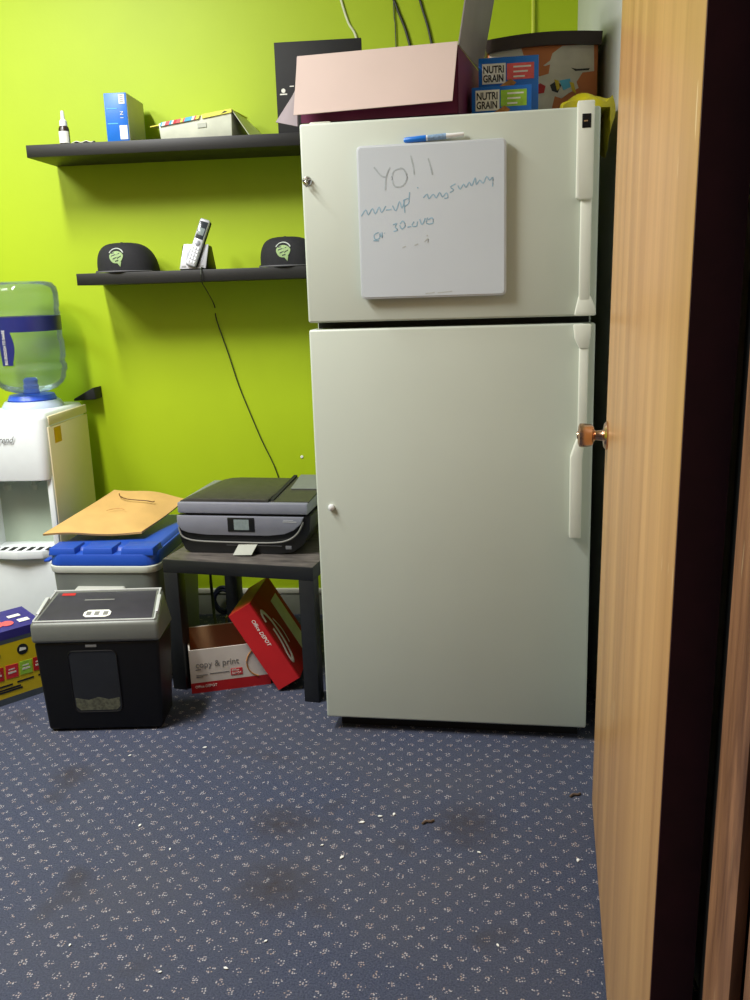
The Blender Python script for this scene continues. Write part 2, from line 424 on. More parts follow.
def text(name, s, size, mt, parent, M4, thick=0.0004, align='LEFT', sx=1.0, shear=0.0, bold=0.0):
    cu = bpy.data.curves.new('txt', 'FONT'); cu.body = s; cu.size = size; cu.extrude = thick; cu.align_x = align; cu.shear = shear
    cu.resolution_u = 3; cu.offset = bold
    tmp = bpy.data.objects.new('txt', cu); COL.objects.link(tmp)
    bpy.context.view_layer.update()
    me = bpy.data.meshes.new_from_object(tmp.evaluated_get(bpy.context.evaluated_depsgraph_get()))
    bpy.data.objects.remove(tmp); bpy.data.curves.remove(cu)
    me.transform(M4 @ Matrix.Diagonal((sx, 1, 1, 1))); me.materials.clear(); me.materials.append(M[mt]); me.name = name
    o = bpy.data.objects.new(name, me); COL.objects.link(o); o.parent = parent
    return o
def front(x, y, z, tilt=0.0):
    """text plane facing -y, reading along +x; tilt turns it in its own plane"""
    return Matrix.Translation((x, y, z)) @ Matrix.Rotation(PI / 2, 4, 'X') @ Matrix.Rotation(tilt, 4, 'Z')

# ------------------------------------------------------------------ camera (solved from the photograph)
cam = bpy.data.cameras.new('camera'); co = bpy.data.objects.new('camera', cam); COL.objects.link(co)
r_ = Vector((0.99611, 0.08235, -0.03134)); d_ = Vector((-0.01143, -0.23186, -0.97268)); f_ = Vector((-0.08737, 0.96926, -0.23002))
mw = Matrix.Identity(4)
for i in range(3): mw[i][0], mw[i][1], mw[i][2] = r_[i], -d_[i], -f_[i]
mw.translation = (0, 0, 1.2736); co.matrix_world = mw
cam.sensor_fit = 'VERTICAL'; cam.sensor_height = 36; cam.lens = 900.73 / 1000 * 36; cam.clip_start = 0.02
SC.camera = co

YW, XR, XL, YF, ZC = 3.3986, 0.4373, -4.3, 0.80, 2.90
# ------------------------------------------------------------------ room
struct('floor', B().box(XL - .1, XR + .9, -0.6, YW + .1, -.05, 0), 'carpet')
struct('ceiling', B().box(XL - .1, XR + .1, YF - .1, YW + .1, ZC, ZC + .06), 'ceiling')
struct('wall_back', B().box(XL - .1, XR + .1, YW, YW + .1, 0, ZC), 'green')
struct('wall_right', B().box(XR, XR + .1, YF + .1, YW, 0, ZC), 'grey_wall')
struct('wall_left', B().box(XL - .1, XL, YF - .1, YW, 0, ZC), 'green')
wf = B(); wf.box(XL, -0.95, YF - .06, YF + .07, 0, ZC); wf.box(-0.95, 0.30, YF - .06, YF + .07, 2.08, ZC); wf.box(0.305, XR, YF + .075, YF + .1, 0, ZC)
struct('wall_front', wf, 'panel')
bb = B(); bb.box(-1.32, XR, YW - .014, YW, .088, .109, .003); bb.m(1).box(-1.32, XR, YW - .010, YW, 0, .088)
struct('baseboard_back', bb, ['skirting', 'skirting_grey'])
# wooden door, opened into the room: far free edge, near hinge edge
TILT = Matrix(((1, 0, .0095, 0), (0, 1, 0, 0), (0, 0, 1, 0), (0, 0, 0, 1)))
dv = Vector((.334 - .2065, 2.046 - .872, 0)); dl = dv.length; du = dv.normalized()
door = bpy.data.objects.new('door_1', None); COL.objects.link(door)
door.location = (.2065, .872, .012); door.rotation_euler = (.0095, 0, math.atan2(du.y, du.x))
tag(door, kind='structure')          # local x: hinge edge -> free edge; local -y: into hall side (hidden); +y: visible face (towards -x)
th = .045
B().box(.002, dl, -th, 0, 0, 2.02, .002).build('door_leaf', 'oak', door)
B().box(-.001, .0022, -th, -.001, 0, 2.02).build('shaded_hinge_edge', 'edge_shade', door)
kx, kz = dl - .062, .930
KM = Matrix.Translation((kx, 0, kz)) @ Matrix.Rotation(-PI / 2, 4, 'X')
kb = B()
kb.lathe([(0, 0), (.031, 0), (.031, .003), (.026, .008), (.013, .010), (.0115, .012), (.0105, .026), (.013, .029), (.020, .031), (.0235, .034),
          (.0255, .045), (.0265, .055), (.0255, .060), (.019, .063), (.012, .0635), (0, .062)], 32, M4=KM)
kn = kb.build('door_knob', 'brass', door)
B().lathe([(0, 0.0618), (.009, .0632), (.008, .0655), (0, .066)], 20, M4=KM).build('lock_button', 'brass', kn)
# frame on the hinge side
j = B(); j.box(.2505, .262, .738, .815, 0, 2.08, .002); j.box(.2505, .29, .60, .703, 0, 2.08, .002)
LEAN = Matrix(((1, 0, .0095, -.0053), (0, 1, 0, 0), (0, 0, 1, 0), (0, 0, 0, 1))); j.bm.transform(LEAN)
struct('trim_1', j, 'jamb')
j = B(); j.box(.264, .300, .60, .872, 0, 2.08); j.bm.transform(LEAN); struct('trim_2', j, 'gap_shade')
j = B(); j.box(-.95, .305, .60, YF + .07, 2.08, 2.10); struct('trim_3', j, 'jamb')
# painted conduit on the green wall
struct('trim_4', B().tube([(.2865, YW - .006, 1.2), (.2865, YW - .006, ZC)], .007, 10), 'conduit')

# ------------------------------------------------------------------ refrigerator
FR = thing('refrigerator', 'tall almond white top-freezer refrigerator between the green wall and the wooden door', 'refrigerator', (-.3812, 2.4209, 0), -.0737)
W = .7466
cab = B(); cab.box(.006, W - .006, .085, .70, .042, 1.692, .006); cab.build('cabinet', 'fridge', FR)
B().box(.035, W - .02, .045, .66, 0, .043).build('kick_base', 'black_matt', FR)
B().box(.012, W - .012, .070, .0855, .05, 1.685).build('door_gasket', 'gasket', FR)
fd = B().box(0, W, 0, .072, 1.1855, 1.682, .006, 3).build('freezer_door', 'fridge', FR)
ld = B().box(0, W, 0, .072, .042, 1.1675, .006, 3).build('lower_door', 'fridge', FR)
def xz(pts, y0, y1, bev, b):
    return b.prism([(x, y1, z) for x, z in pts], (0, y0 - y1, 0), bev)
h = B()
xz([(.690, 1.470), (.690, 1.690), (.730, 1.690), (.730, 1.470), (.726, 1.465), (.698, 1.465)], -.034, .0, .004, h)
xz([(.702, 1.225), (.702, 1.475), (.729, 1.475), (.729, 1.225)], -.027, 0, .004, h)
xz([(.692, 1.187), (.694, 1.200), (.703, 1.240), (.729, 1.240), (.744, 1.205), (.745, 1.187)], -.026, 0, .004, h)
fh = h.build('freezer_handle', 'fridge_trim', fd)
bd = B().box(.701, .722, -.0352, -.033, 1.628, 1.660, .001); bd.build('name_badge', 'black', fd)
B().box(.705, .714, -.0358, -.0350, 1.642, 1.645).build('badge_mark', 'steel', fd)
h = B()
xz([(.690, 1.166), (.735, 1.166), (.733, 1.130), (.729, 1.105), (.706, 1.105), (.694, 1.130)], -.030, 0, .004, h)
xz([(.706, .850), (.706, 1.110), (.729, 1.110), (.729, .850)], -.027, 0, .004, h)
xz([(.689, .608), (.688, .825), (.700, .862), (.706, .878), (.729, .878), (.722, .850), (.719, .820), (.719, .608)], -.034, 0, .004, h)
h.build('door_handle', 'fridge_trim', ld)
B().box(0.02, .075, .03, .10, 1.681, 1.690, .003).build('hinge_cover', 'fridge_trim', FR)
# whiteboard and marker on the freezer door (frame of the refrigerator)
FM = Matrix.Translation((-.3812, 2.4209, 0)) @ Matrix.Rotation(-.0737, 4, 'Z')
WB = thing('whiteboard', 'square white dry-erase board with faded blue handwriting on the freezer door', 'whiteboard', mtx=FM @ Matrix.Translation((.1485, -.0065, 1.2430)))
WBW, WBH = .3735, .3755
def rrect(x0, x1, z0, z1, r, y, n=5):
    p = []
    for cx, cz, a in ((x1 - r, z0 + r, -PI / 2), (x1 - r, z1 - r, 0), (x0 + r, z1 - r, PI / 2), (x0 + r, z0 + r, PI)):
        for k in range(n + 1):
            t = a + PI / 2 * k / n; p.append((cx + r * math.cos(t), y, cz + r * math.sin(t)))
    return p
B().prism(rrect(0, WBW, 0, WBH, .012, 0), (0, -.013, 0), .002).build('board_frame', 'board_rim', WB)
mg = B().box(.03, .06, -.001, .0062, .02, WBH - .02); mg.box(WBW - .06, WBW - .03, -.001, .0062, .02, WBH - .02); mg.box(.05, WBW - .05, -.001, .0062, .18, .20); mg.build('magnet_backing', 'black_matt', WB)
B().prism(rrect(.005, WBW - .005, .005, WBH - .005, .009, -.0128), (0, -.0012, 0)).build('writing_surface', 'board_white', WB)
def stroke(b, pts, w=.0016):
    P = [(x * WBW, -.0143, z * WBH) for x, z in pts]
    b.tube(P, w, 6, smooth=3, M4=Matrix.Translation((0, -.0141, 0)) @ Matrix.Diagonal((1, .18, 1, 1)) @ Matrix.Translation((0, .0143, 0)))
def cp(pts):        # marks measured on the board, top-left origin
    return [((x - 35) / 655, 1 - (y - 112) / 668) for x, y in pts]
b = B()
for s in ([(112, 205), (140, 240), (163, 250)], [(183, 208), (165, 250), (160, 305)], [(235, 215), (200, 225), (192, 262), (205, 292), (240, 288), (258, 255), (245, 222), (228, 214)],
          [(275, 165), (285, 205), (290, 245)], [(352, 180), (362, 215), (370, 250)]):
    stroke(b, cp(s), .0022)
b.build('greeting_writing', 'ink_grey', WB)
b = B()
for s in ([(48, 412), (70, 385), (80, 408), (100, 380), (112, 405), (130, 375), (140, 400), (160, 372)], [(160, 390), (185, 388)], [(190, 372), (205, 395), (222, 355), (232, 385), (245, 350)],
          [(240, 350), (245, 405)], [(240, 352), (262, 345), (262, 365), (245, 378)], [(268, 318), (264, 352)], [(302, 298), (306, 304)],
          [(328, 345), (345, 330), (352, 350), (372, 332), (385, 348), (400, 325), (412, 345), (430, 328), (436, 348), (420, 352)],
          [(470, 292), (448, 305), (462, 318), (445, 328)], [(480, 300), (490, 316), (505, 295), (515, 310), (530, 288), (540, 305), (556, 270), (560, 300), (575, 282), (590, 296), (605, 268), (618, 285), (632, 272), (630, 312)],
          ):
    stroke(b, cp(s), .0017)
b.build('middle_writing', 'ink_blue', WB)
b = B()
for s in ([(125, 485), (105, 495), (108, 515), (128, 510), (130, 488), (140, 510), (140, 485)], [(100, 520), (125, 522)], [(150, 488), (152, 490)],
          [(190, 455), (208, 450), (200, 465), (210, 478), (192, 484)], [(222, 452), (235, 440), (245, 460), (230, 475), (220, 458)], [(255, 468), (270, 465)],
          [(285, 445), (275, 462), (295, 465), (300, 445)], [(310, 435), (320, 460), (335, 432)], [(345, 430), (340, 455), (368, 455), (366, 432), (348, 440)]):
    stroke(b, cp(s), .0018)
b.build('lower_writing', 'ink_blue', WB)
b = B()
for s in ([(230, 556), (245, 550)], [(285, 548), (300, 542)], [(330, 535), (345, 520), (345, 540)], [(340, 505), (344, 510)]): stroke(b, cp(s), .0018)
for s in ([(330, 762), (372, 758)], [(385, 760), (450, 755)]): stroke(b, cp(s), .0016)
b.build('faint_marks', 'ink_faint', WB)
MK = thing('dry_erase_marker', 'blue and white dry-erase marker lying along the top edge of the whiteboard', 'marker', mtx=FM @ Matrix.Translation((.268, -.0090, 1.6270)) @ Matrix.Rotation(-.045, 4, 'Y') @ Matrix.Rotation(PI / 2, 4, 'Y'))
B().lathe([(0, .048), (.0066, .048), (.0066, .108), (.0052, .114), (.0050, .148), (.004, .150), (0, .150)], 16).build('barrel', 'white', MK)
B().lathe([(0, 0), (.004, 0), (.0066, .004), (.0074, .046), (.0074, .056), (0, .056)], 16).build('marker_cap', 'marker_blue', MK)
B().lathe([(.0069, .060), (.0069, .106)], 16).build('barrel_print', 'barrel_print', MK)
HK = thing('magnetic_hook', 'small chrome magnetic hook on the left edge of the freezer door', 'hook', mtx=FM @ Matrix.Translation((.0145, -.0002, 1.5435)) @ Matrix.Rotation(PI / 2, 4, 'X'))
B().lathe([(0, .004), (.006, .004), (.010, .003), (.0125, 0), (0, 0)], 20).build('magnet_disc', 'steel', HK)
hb = B(); hb.tube([(0, .004, .003), (0, .002, .012), (0, -.006, .016), (0, -.013, .012), (0, -.012, .006)], .0026, 8, 4); hb.tube([(-.011, .002, .004), (.011, .002, .004)], .003, 8)
hb.build('hook_arm', 'steel', HK)
KB = B(); KB.lathe([(0, .011), (.005, .0105), (.0085, .008), (.0092, .003), (.0085, 0), (0, 0)], 20)
o = KB.build('round_magnet', 'white'); o.matrix_world = FM @ Matrix.Translation((.0415, -.0002, .681)) @ Matrix.Rotation(PI / 2, 4, 'X')
tag(o, 'small round white magnet on the left side of the lower refrigerator door', 'magnet')

# ------------------------------------------------------------------ on top of the refrigerator (z 1.692)
ZT = 1.6925
PB = thing('open_carton', 'large open maroon carton with pale pink flap folded over its front on the refrigerator', 'box', (-.3835, 2.475, ZT), -.095)
bw, bdp, bh, tk = .408, .34, .157, .004
bx = B(); bx.box(0, bw, 0, tk, 0, bh); bx.box(0, bw, bdp - tk, bdp, 0, bh); bx.box(0, tk, tk, bdp - tk, 0, bh); bx.hull8([(bw - tk, 0, 0), (bw, 0, 0), (bw + .035, bdp, 0), (bw + .031, bdp, 0)], [(bw - tk, 0, bh), (bw, 0, bh), (bw + .035, bdp, bh), (bw + .031, bdp, bh)]); bx.box(bw - tk, bw + .033, bdp - tk, bdp, 0, bh); bx.box(tk, bw - tk, tk, bdp - tk, 0, tk)
bx.build('carton_body', 'maroon_card', PB)
fl = B(); fl.slab((-.001, -.004, bh + .001), (bw, -.004, bh + .006), (bw - .012, -.036, .022), (-.010, -.034, .014), .003, 4)
fl.build('front_flap', 'pink_card', PB)
fl = B(); fl.slab((-.004, -.002, bh), (-.004, .13, bh), (-.105, .13, .030), (-.012, .004, -.006), .003, 4)
fl.build('left_flap', 'grey_card', PB)
fl = B(); fl.slab((bw + .002, .008, bh + .002), (bw + .037, bdp, bh + .002), (bw + .088, bdp, bh + .27), (bw + .044, .01, bh + .25), .003, 4)
fl.build('right_flap', 'grey_flap', PB)

def cereal_box(label, loc, rz, w, d, hh, stripe, zt):
    t = thing('snack_bar_box', label, 'box', loc, rz, 'snack bar boxes on the refrigerator')
    B().box(0, w, 0, d, 0, hh, .0015).build('carton', 'blue_card', t)
    lb = B().box(.010, .010 + .062, -.0012, .001, zt - .050, zt); o = lb.build('logo_panel', 'white_print', t)
    text('logo_text', 'NUTRI', .025, 'black_print', o, front(.012, -.0013, zt - .023), sx=.76, bold=.0006)
    text('logo_text', 'GRAIN', .025, 'black_print', o, front(.012, -.0013, zt - .045), sx=.72, bold=.0006)
    s = B().box(.075, w - .012, -.0010, .001, zt - .042, zt - .002).build('flavour_panel', stripe, t)
    k = B()
    for i in range(3): k.box(.092, w - .020 - .008 * i, -.0016, .0, zt - .013 - .012 * i, zt - .009 - .012 * i)
    k.build('flavour_print', 'white_print', s)
    k = B(); k.prism([(.045, -.0014, zt - .062), (.085, -.0014, zt - .040), (.100, -.0014, zt - .050), (.075, -.0014, zt - .070)], (0, .002, 0))
    k.build('bar_picture', 'oat', t)
    return t
cereal_box('blue snack bar box with red flavour strip, standing behind the lower one', (.078, 2.615, ZT), -.06, .158, .045, .163, 'salmon_print', .148)
cereal_box('low blue snack bar box with lime green flavour strip at the refrigerator front', (.058, 2.545, ZT), -.06, .154, .045, .078, 'lime_print', .070)

BB = thing('torn_brown_carton', 'large orange-brown carton with torn labels and dark rolled top on the refrigerator', 'box', (.112, 2.792, ZT), -.03)
cw = .304
cb = B(); cb.hull8([(0, 0, 0), (cw, 0, 0), (cw, .26, 0), (0, .26, 0)], [(-.002, 0, .226), (cw, 0, .226), (cw, .26, .226), (-.002, .26, .226)], .004)
cb.build('carton_body', 'orange_card', BB)
def roll(u, v):
    x = -.010 + u * (cw + .020); z = .238 + .016 * math.sin(PI * (.15 + u * .75)) + .008 * u
    return (x, -.014 + v * .27, z + .006 * math.sin(v * 3))
lid = B(); lid.sheet(roll, 16, 6, .034); lid.build('rolled_top', 'dark_brown', BB)
def patch(mt, name, pts, y=-.0011): return B().prism([(x, y, z) for x, z in pts], (0, .003, 0)).build(name, mt, BB)
patch('torn_card', 'torn_label', [(.002, .225), (.092, .222), (.100, .196), (.125, .178), (.150, .172), (.172, .186), (.178, .204), (.205, .222), (.292, .222), (.294, .152), (.262, .150), (.246, .126), (.252, .110), (.225, .098), (.205, .085), (.186, .092), (.178, .060), (.120, .040), (.060, .060), (.004, .070)])
patch('orange_card', 'label_print', [(.135, .180), (.158, .172), (.172, .176), (.168, .152), (.142, .146), (.128, .158)], -.0018)
patch('red_card', 'label_print', [(.125, .118), (.145, .128), (.160, .120), (.156, .102), (.136, .100)], -.0018)
patch('black_print', 'label_print', [(.172, .122), (.190, .132), (.204, .120), (.194, .100), (.178, .106)], -.0018)
patch('black_print', 'label_mark', [(.230, .164), (.246, .160), (.282, .160), (.279, .155), (.242, .155)], -.0018)
patch('cyan_print', 'label_print', [(.198, .132), (.228, .136), (.232, .114), (.210, .106)], -.0022)
patch('yellow_card', 'label_print', [(.184, .136), (.196, .132), (.200, .112), (.192, .106)], -.0026)
patch('yellow_card', 'label_print', [(.226, .128), (.238, .124), (.246, .094), (.234, .104)], -.0026)
# yellow bag draped over the refrigerator's right top edge
bm_ = bmesh.new(); bmesh.ops.create_grid(bm_, x_segments=30, y_segments=12, size=.5)
top_, bot_ = {}, {}
def bagpt(u, v, low):
    y = 2.47 + .20 * v + .006 * math.sin(8 * u)
    e = math.sin(PI * min(1, max(0, v * .9 + .05))) ** .4
    if u < .70:
        k = u / .70; x = .285 + k * .112
        z = ZT + .002 if low else ZT + .004 + (.044 * math.sin(PI * (.12 + .70 * k)) + .006 * math.sin(17 * u + 9 * v)) * e
    else:
        k = (u - .70) / .30; x = (.397 if low else .403) + (.004 if low else .010 * math.sin(PI * min(1, k * 1.1 + .1)))
        z = ZT + (.002 if low else .030) - (.100 + .012 * math.sin(6 * v)) * k
        x += .003 * math.sin(12 * v + 4 * k)
    return (x, y, z)
bm_.free(); bm_ = bmesh.new(); nu, nv = 30, 12
U_ = [[bm_.verts.new(bagpt(i / nu, k / nv, False)) for k in range(nv + 1)] for i in range(nu + 1)]
D_ = [[bm_.verts.new(bagpt(i / nu, k / nv, True)) for k in range(nv + 1)] for i in range(nu + 1)]
for i in range(nu):
    for k in range(nv):
        bm_.faces.new((U_[i][k], U_[i + 1][k], U_[i + 1][k + 1], U_[i][k + 1])); bm_.faces.new((D_[i][k], D_[i][k + 1], D_[i + 1][k + 1], D_[i + 1][k]))
    bm_.faces.new((U_[i][0], D_[i][0], D_[i + 1][0], U_[i + 1][0])); bm_.faces.new((U_[i][nv], U_[i + 1][nv], D_[i + 1][nv], D_[i][nv]))
for k in range(nv):
    bm_.faces.new((U_[0][k], U_[0][k + 1], D_[0][k + 1], D_[0][k])); bm_.faces.new((U_[nu][k], D_[nu][k], D_[nu][k + 1], U_[nu][k + 1]))
bmesh.ops.recalc_face_normals(bm_, faces=bm_.faces[:])
BG = B(); BG._take(bm_)
o = BG.build('plastic_bag', 'yellow_bag'); tag(o, 'crumpled yellow plastic bag draped over the right top edge of the refrigerator', 'bag')

# ------------------------------------------------------------------ wall shelves
def shelf(x0, x1, zt, label):
    o = B().box(0, x1 - x0, 0, .2395, -.0401, 0, .0012).build('wall_shelf', 'shelf')
    o.location = (x0, 3.1565, zt)
    tag(o, label, 'shelf', 'black wall shelves')
shelf(-1.4402, -.235, 1.7805, 'upper black floating shelf holding boxes on the green wall')
shelf(-1.3103, -.105, 1.3513, 'lower black floating shelf holding two caps and a phone')
Z1, Z2 = 1.781, 1.3518
# dropper bottle
DB = thing('spray_bottle', 'small dark bottle with white pointed cap at the left end of the upper shelf', 'bottle', (-1.318, 3.20, Z1))
B().lathe([(0, 0), (.0165, 0), (.018, .003), (.018, .052), (.015, .060), (.009, .064), (0, .064)], 24).build('bottle_body', 'bottle_brown', DB)
B().lathe([(.0184, .006), (.0184, .044)], 24, a0=-2.6, a1=-.3).build('bottle_label', 'white_print', DB)
B().lathe([(0, .060), (.0125, .060), (.0135, .064), (.0125, .078), (.007, .084), (.0055, .108), (.004, .111), (0, .111)], 20).build('bottle_cap', 'white', DB)
# crumpled slip
def slip(u, v): return (-1.285 + .075 * u, 3.175 + .05 * v, Z1 + .004 + .005 * math.sin(u * 7 + v * 3) ** 2)
o = B().sheet(slip, 10, 6, .0015).build('paper_slip', 'white_print'); tag(o, 'crumpled white paper slip lying between the small bottle and the blue box', 'paper')
# blue box, spine towards the room
BX = thing('blue_box', 'upright bright blue box with pale grey side on the upper shelf', 'box', (-1.156, 3.168, Z1), .03)
B().box(0, .076, 0, .19, 0, .152, .001).build('carton', ['blue_card'], BX)
B().box(.0755, .0772, .002, .189, .001, .151).build('side_panel', 'side_grey', BX)
B().box(.0008, .0752, .002, .189, .1515, .1527).build('top_panel', 'blue_card', BX)
B().box(.046, .072, -.0012, .001, .006, .050).build('white_label', 'white_print', BX); B().box(.050, .070, -.0012, .001, .118, .148).build('white_label', 'white_print', BX)
s = B()
for i in range(4): s.box(.054, .066, -.0018, 0, .124 + i * .006, .126 + i * .006)
s.build('label_print', 'grey_print', BX)
B().box(.006, .042, -.0010, .001, .055, .058).build('printed_line', 'cyan_print', BX); B().box(.006, .042, -.0010, .001, .102, .105).build('printed_line', 'cyan_print', BX)
text('vertical_text', '1 N', .016, 'white_print', BX, front(.062, -.0008, .070, PI / 2))
# frosted tray with colour printed lid
TR = thing('display_tray', 'low pale tray box with lifted yellow colour-printed lid on the upper shelf', 'box', (-.972, 3.17, Z1), -.0)
tb = B(); tb.hull8([(0, 0, 0), (.245, 0, 0), (.30, .19, 0), (.01, .19, 0)], [(-.004, -.002, .050), (.248, -.002, .082), (.255, .19, .082), (.0, .19, .050)], .003)
tb.build('tray', 'tray_clear', TR)
ll = B(); ll.slab((-.040, .02, .046), (.250, -.006, .083), (.262, .185, .088), (-.01, .19, .060), .003, 4); ll.build('lid', 'stripe', TR)
bandz = lambda x: .048 + (x + .004) / .252 * .034
cols = ['cyan_print', 'white_print', 'salmon_print', 'cyan_print', 'white_print', 'red_print', 'salmon_print', 'stripe', 'salmon_print', 'cyan_print', 'cyan_print', 'white_print', 'salmon_print', 'stripe']
x = .002
for i, c in enumerate(cols):
    wd_ = (.006, .011, .014, .008)[i % 4]
    s = B(); s.prism([(x, -.0075, bandz(x) - .009), (x + wd_, -.0075, bandz(x + wd_) - .009), (x + wd_ + .006, -.0075, bandz(x + wd_) + .003), (x + .006, -.0075, bandz(x) + .003)], (0, .005, 0))
    s.build('lid_print', c, TR); x += wd_
s = B(); s.prism([(.148, -.0065, bandz(.148) - .010), (.249, -.0065, .073), (.250, -.0065, .085), (.148, -.0065, bandz(.148) + .003)], (0, .004, 0)); s.build('lid_front', 'stripe', TR)
s = B(); s.prism([(.130, -.0038, .030), (.160, -.0038, .032), (.160, -.0038, .046), (.130, -.0038, .044)], (0, .003, 0)); s.build('tray_label', 'side_grey', TR)
sf = B(); sf.slab((.249, .0, .080), (.258, .18, .082), (.330, .18, .004), (.300, .01, .002), .002, 3); sf.build('side_flap', 'tray_clear', TR)
s = B(); s.prism([(.214, -.0072, .070), (.226, -.0072, .073), (.236, -.0072, .076), (.226, -.0072, .079)], (0, .001, 0)); s.build('lid_mark', 'black_print', TR)
# black panel standing on the shelf
BP = thing('black_panel', 'flat black panel with small white emblem standing behind the pink carton flap', 'panel', (-.572, 3.185, Z1), 0)
B().box(0, .288, 0, .012, 0, .283, .001).build('panel_board', 'black_matt', BP)
s = B(); s.lathe([(0, 0), (.007, 0), (.007, .001), (0, .001)], 12, M4=Matrix.Translation((.024, 0, .135)) @ Matrix.Rotation(PI / 2, 4, 'X')); s.box(.012, .036, -.001, .001, .122, .126); s.box(.046, .060, -.001, .001, .146, .149)
s.build('emblem', 'white_print', BP)

# baseball caps
def cap(label, loc, rz):
    t = thing('baseball_cap', label, 'cap', loc, rz, 'black caps on the lower shelf')
    w, dp, hh = .106, .098, .100
    def crown(u, v):
        a = 2 * PI * u; k = math.sin(v * PI / 2)
        ca, sa = math.cos(a), math.sin(a)
        e = .80
        rr = math.cos(v * PI / 2) ** .50
        x = w * rr * math.copysign(abs(ca) ** e, ca); y = dp * rr * math.copysign(abs(sa) ** e, sa)
        zz = hh * (math.sin(v * PI / 2) ** .85)
        lean = .030 * (zz / hh) ** 1.4 if x > 0 else .012 * (zz / hh)          # structured front stands steep, the back slopes
        return (x - lean * .55 + .004, y - lean * .3, .004 + zz)
    c = B(); t0 = bmesh.new(); nu, nv = 36, 12; rows = []
    for jv in range(nv): rows.append([t0.verts.new(crown(i / nu, jv / nv)) for i in range(nu)])
    top = t0.verts.new(crown(0, 1))
    for a, b_ in zip(rows, rows[1:]):
        for i in range(nu): t0.faces.new((a[i], a[(i + 1) % nu], b_[(i + 1) % nu], b_[i]))
    for i in range(nu): t0.faces.new((rows[-1][i], rows[-1][(i + 1) % nu], top))
    t0.faces.new(rows[0][::-1]); c._take(t0)
    c.build('crown', 'cap_fabric', t, 60)
    def brim(u, v):
        a = PI + PI * u; r0 = 1.0; ext = .055 * math.sin(PI * u) ** .8
        x = (w * 1.0) * math.cos(a); y = dp * .8 * math.sin(a) - v * ext
        return (x, y, .006 - .002 * v)
    B().sheet(brim, 20, 4, .004).build('brim', 'cap_fabric', t)
    e = B(); e.tube([Vector(brim(i / 20, 1.0)) + Vector((0, -.0005, -.001)) for i in range(1, 20)], .0028, 6); e.build('brim_edge', 'cap_edge', t)
    btn = B(); btn.lathe([(0, .004), (.005, .003), (.007, 0), (0, -.001)], 12, M4=Matrix.Translation((-.0125, -.009, hh + .003))); btn.build('top_button', 'cap_fabric', t)
    # stitched emblem: an arc of lettering over a rounded badge with a small point below
    def onc(x, z):
        best = None
        v0, v1 = 0, 1
        for _ in range(24):
            vm = (v0 + v1) / 2
            if crown(.75, vm)[2] < z: v0 = vm
            else: v1 = vm
        v = v0; a0, a1 = .5, 1.0
        for _ in range(24):
            am = (a0 + a1) / 2
            if crown(am, v)[0] < x: a0 = am
            else: a1 = am
        p = crown(a0, v); return Vector((p[0], p[1] - .0018, p[2]))
    def pad(pts, mt, name, par, lift=0):
        bmx = bmesh.new(); cx = sum(p[0] for p in pts) / len(pts); cz = sum(p[1] for p in pts) / len(pts)
        L_ = Vector((0, -lift, 0))
        vo = [bmx.verts.new(onc(x, z) + L_) for x, z in pts]; vi = [bmx.verts.new(onc((x + cx) / 2, (z + cz) / 2) + L_) for x, z in pts]; vc = bmx.verts.new(onc(cx, cz) + L_)
        vb = [bmx.verts.new(onc(x, z) + Vector((0, .004, 0))) for x, z in pts]
        n = len(pts)
        for i in range(n):
            k = (i + 1) % n
            bmx.faces.new((vo[i], vo[k], vi[k], vi[i])); bmx.faces.new((vi[i], vi[k], vc)); bmx.faces.new((vo[k], vo[i], vb[i], vb[k]))
        bmesh.ops.recalc_face_normals(bmx, faces=bmx.faces[:])
        q = B(); q._take(bmx); return q.build(name, mt, par)
    ex, ez = -.006, .052
    oval = [(ex + (.025 + .002 * math.sin(3 * a)) * math.cos(a), ez + .021 * math.sin(a)) for a in [2 * PI * i / 18 for i in range(18)]]
    em = pad(oval, 'emblem', 'emblem', t)
    pad([(ex + .002, ez - .018), (ex + .018, ez - .016), (ex + .014, ez - .033)], 'emblem', 'emblem_point', t)
    for x0, z0, x1, z1 in ((-.018, .002, -.002, .008), (-.012, -.008, .002, -.002), (.004, -.006, .018, .002), (.002, .006, .012, .012), (-.004, -.016, .008, -.012), (-.018, .012, -.008, .014)):
        pad([(ex + x0, ez + z0), (ex + x1, ez + z1), (ex + x1, ez + z1 + .003), (ex + x0, ez + z0 + .004)], 'black_print', 'emblem_stitch', em, .0008)
    arc = B(); arc.tube([onc(ex + .027 * math.cos(a), ez + .006 + .024 * math.sin(a)) for a in [PI * (.12 + .76 * i / 12) for i in range(13)]], .0022, 6); arc.build('emblem_arc', 'emblem_white', t)
    return t
cap('black baseball cap with pale green emblem at the left end of the lower shelf', (-1.166, 3.283, Z2), .0)
cap('black baseball cap with pale green emblem, half hidden by the refrigerator edge', (-.572, 3.283, Z2), .0)

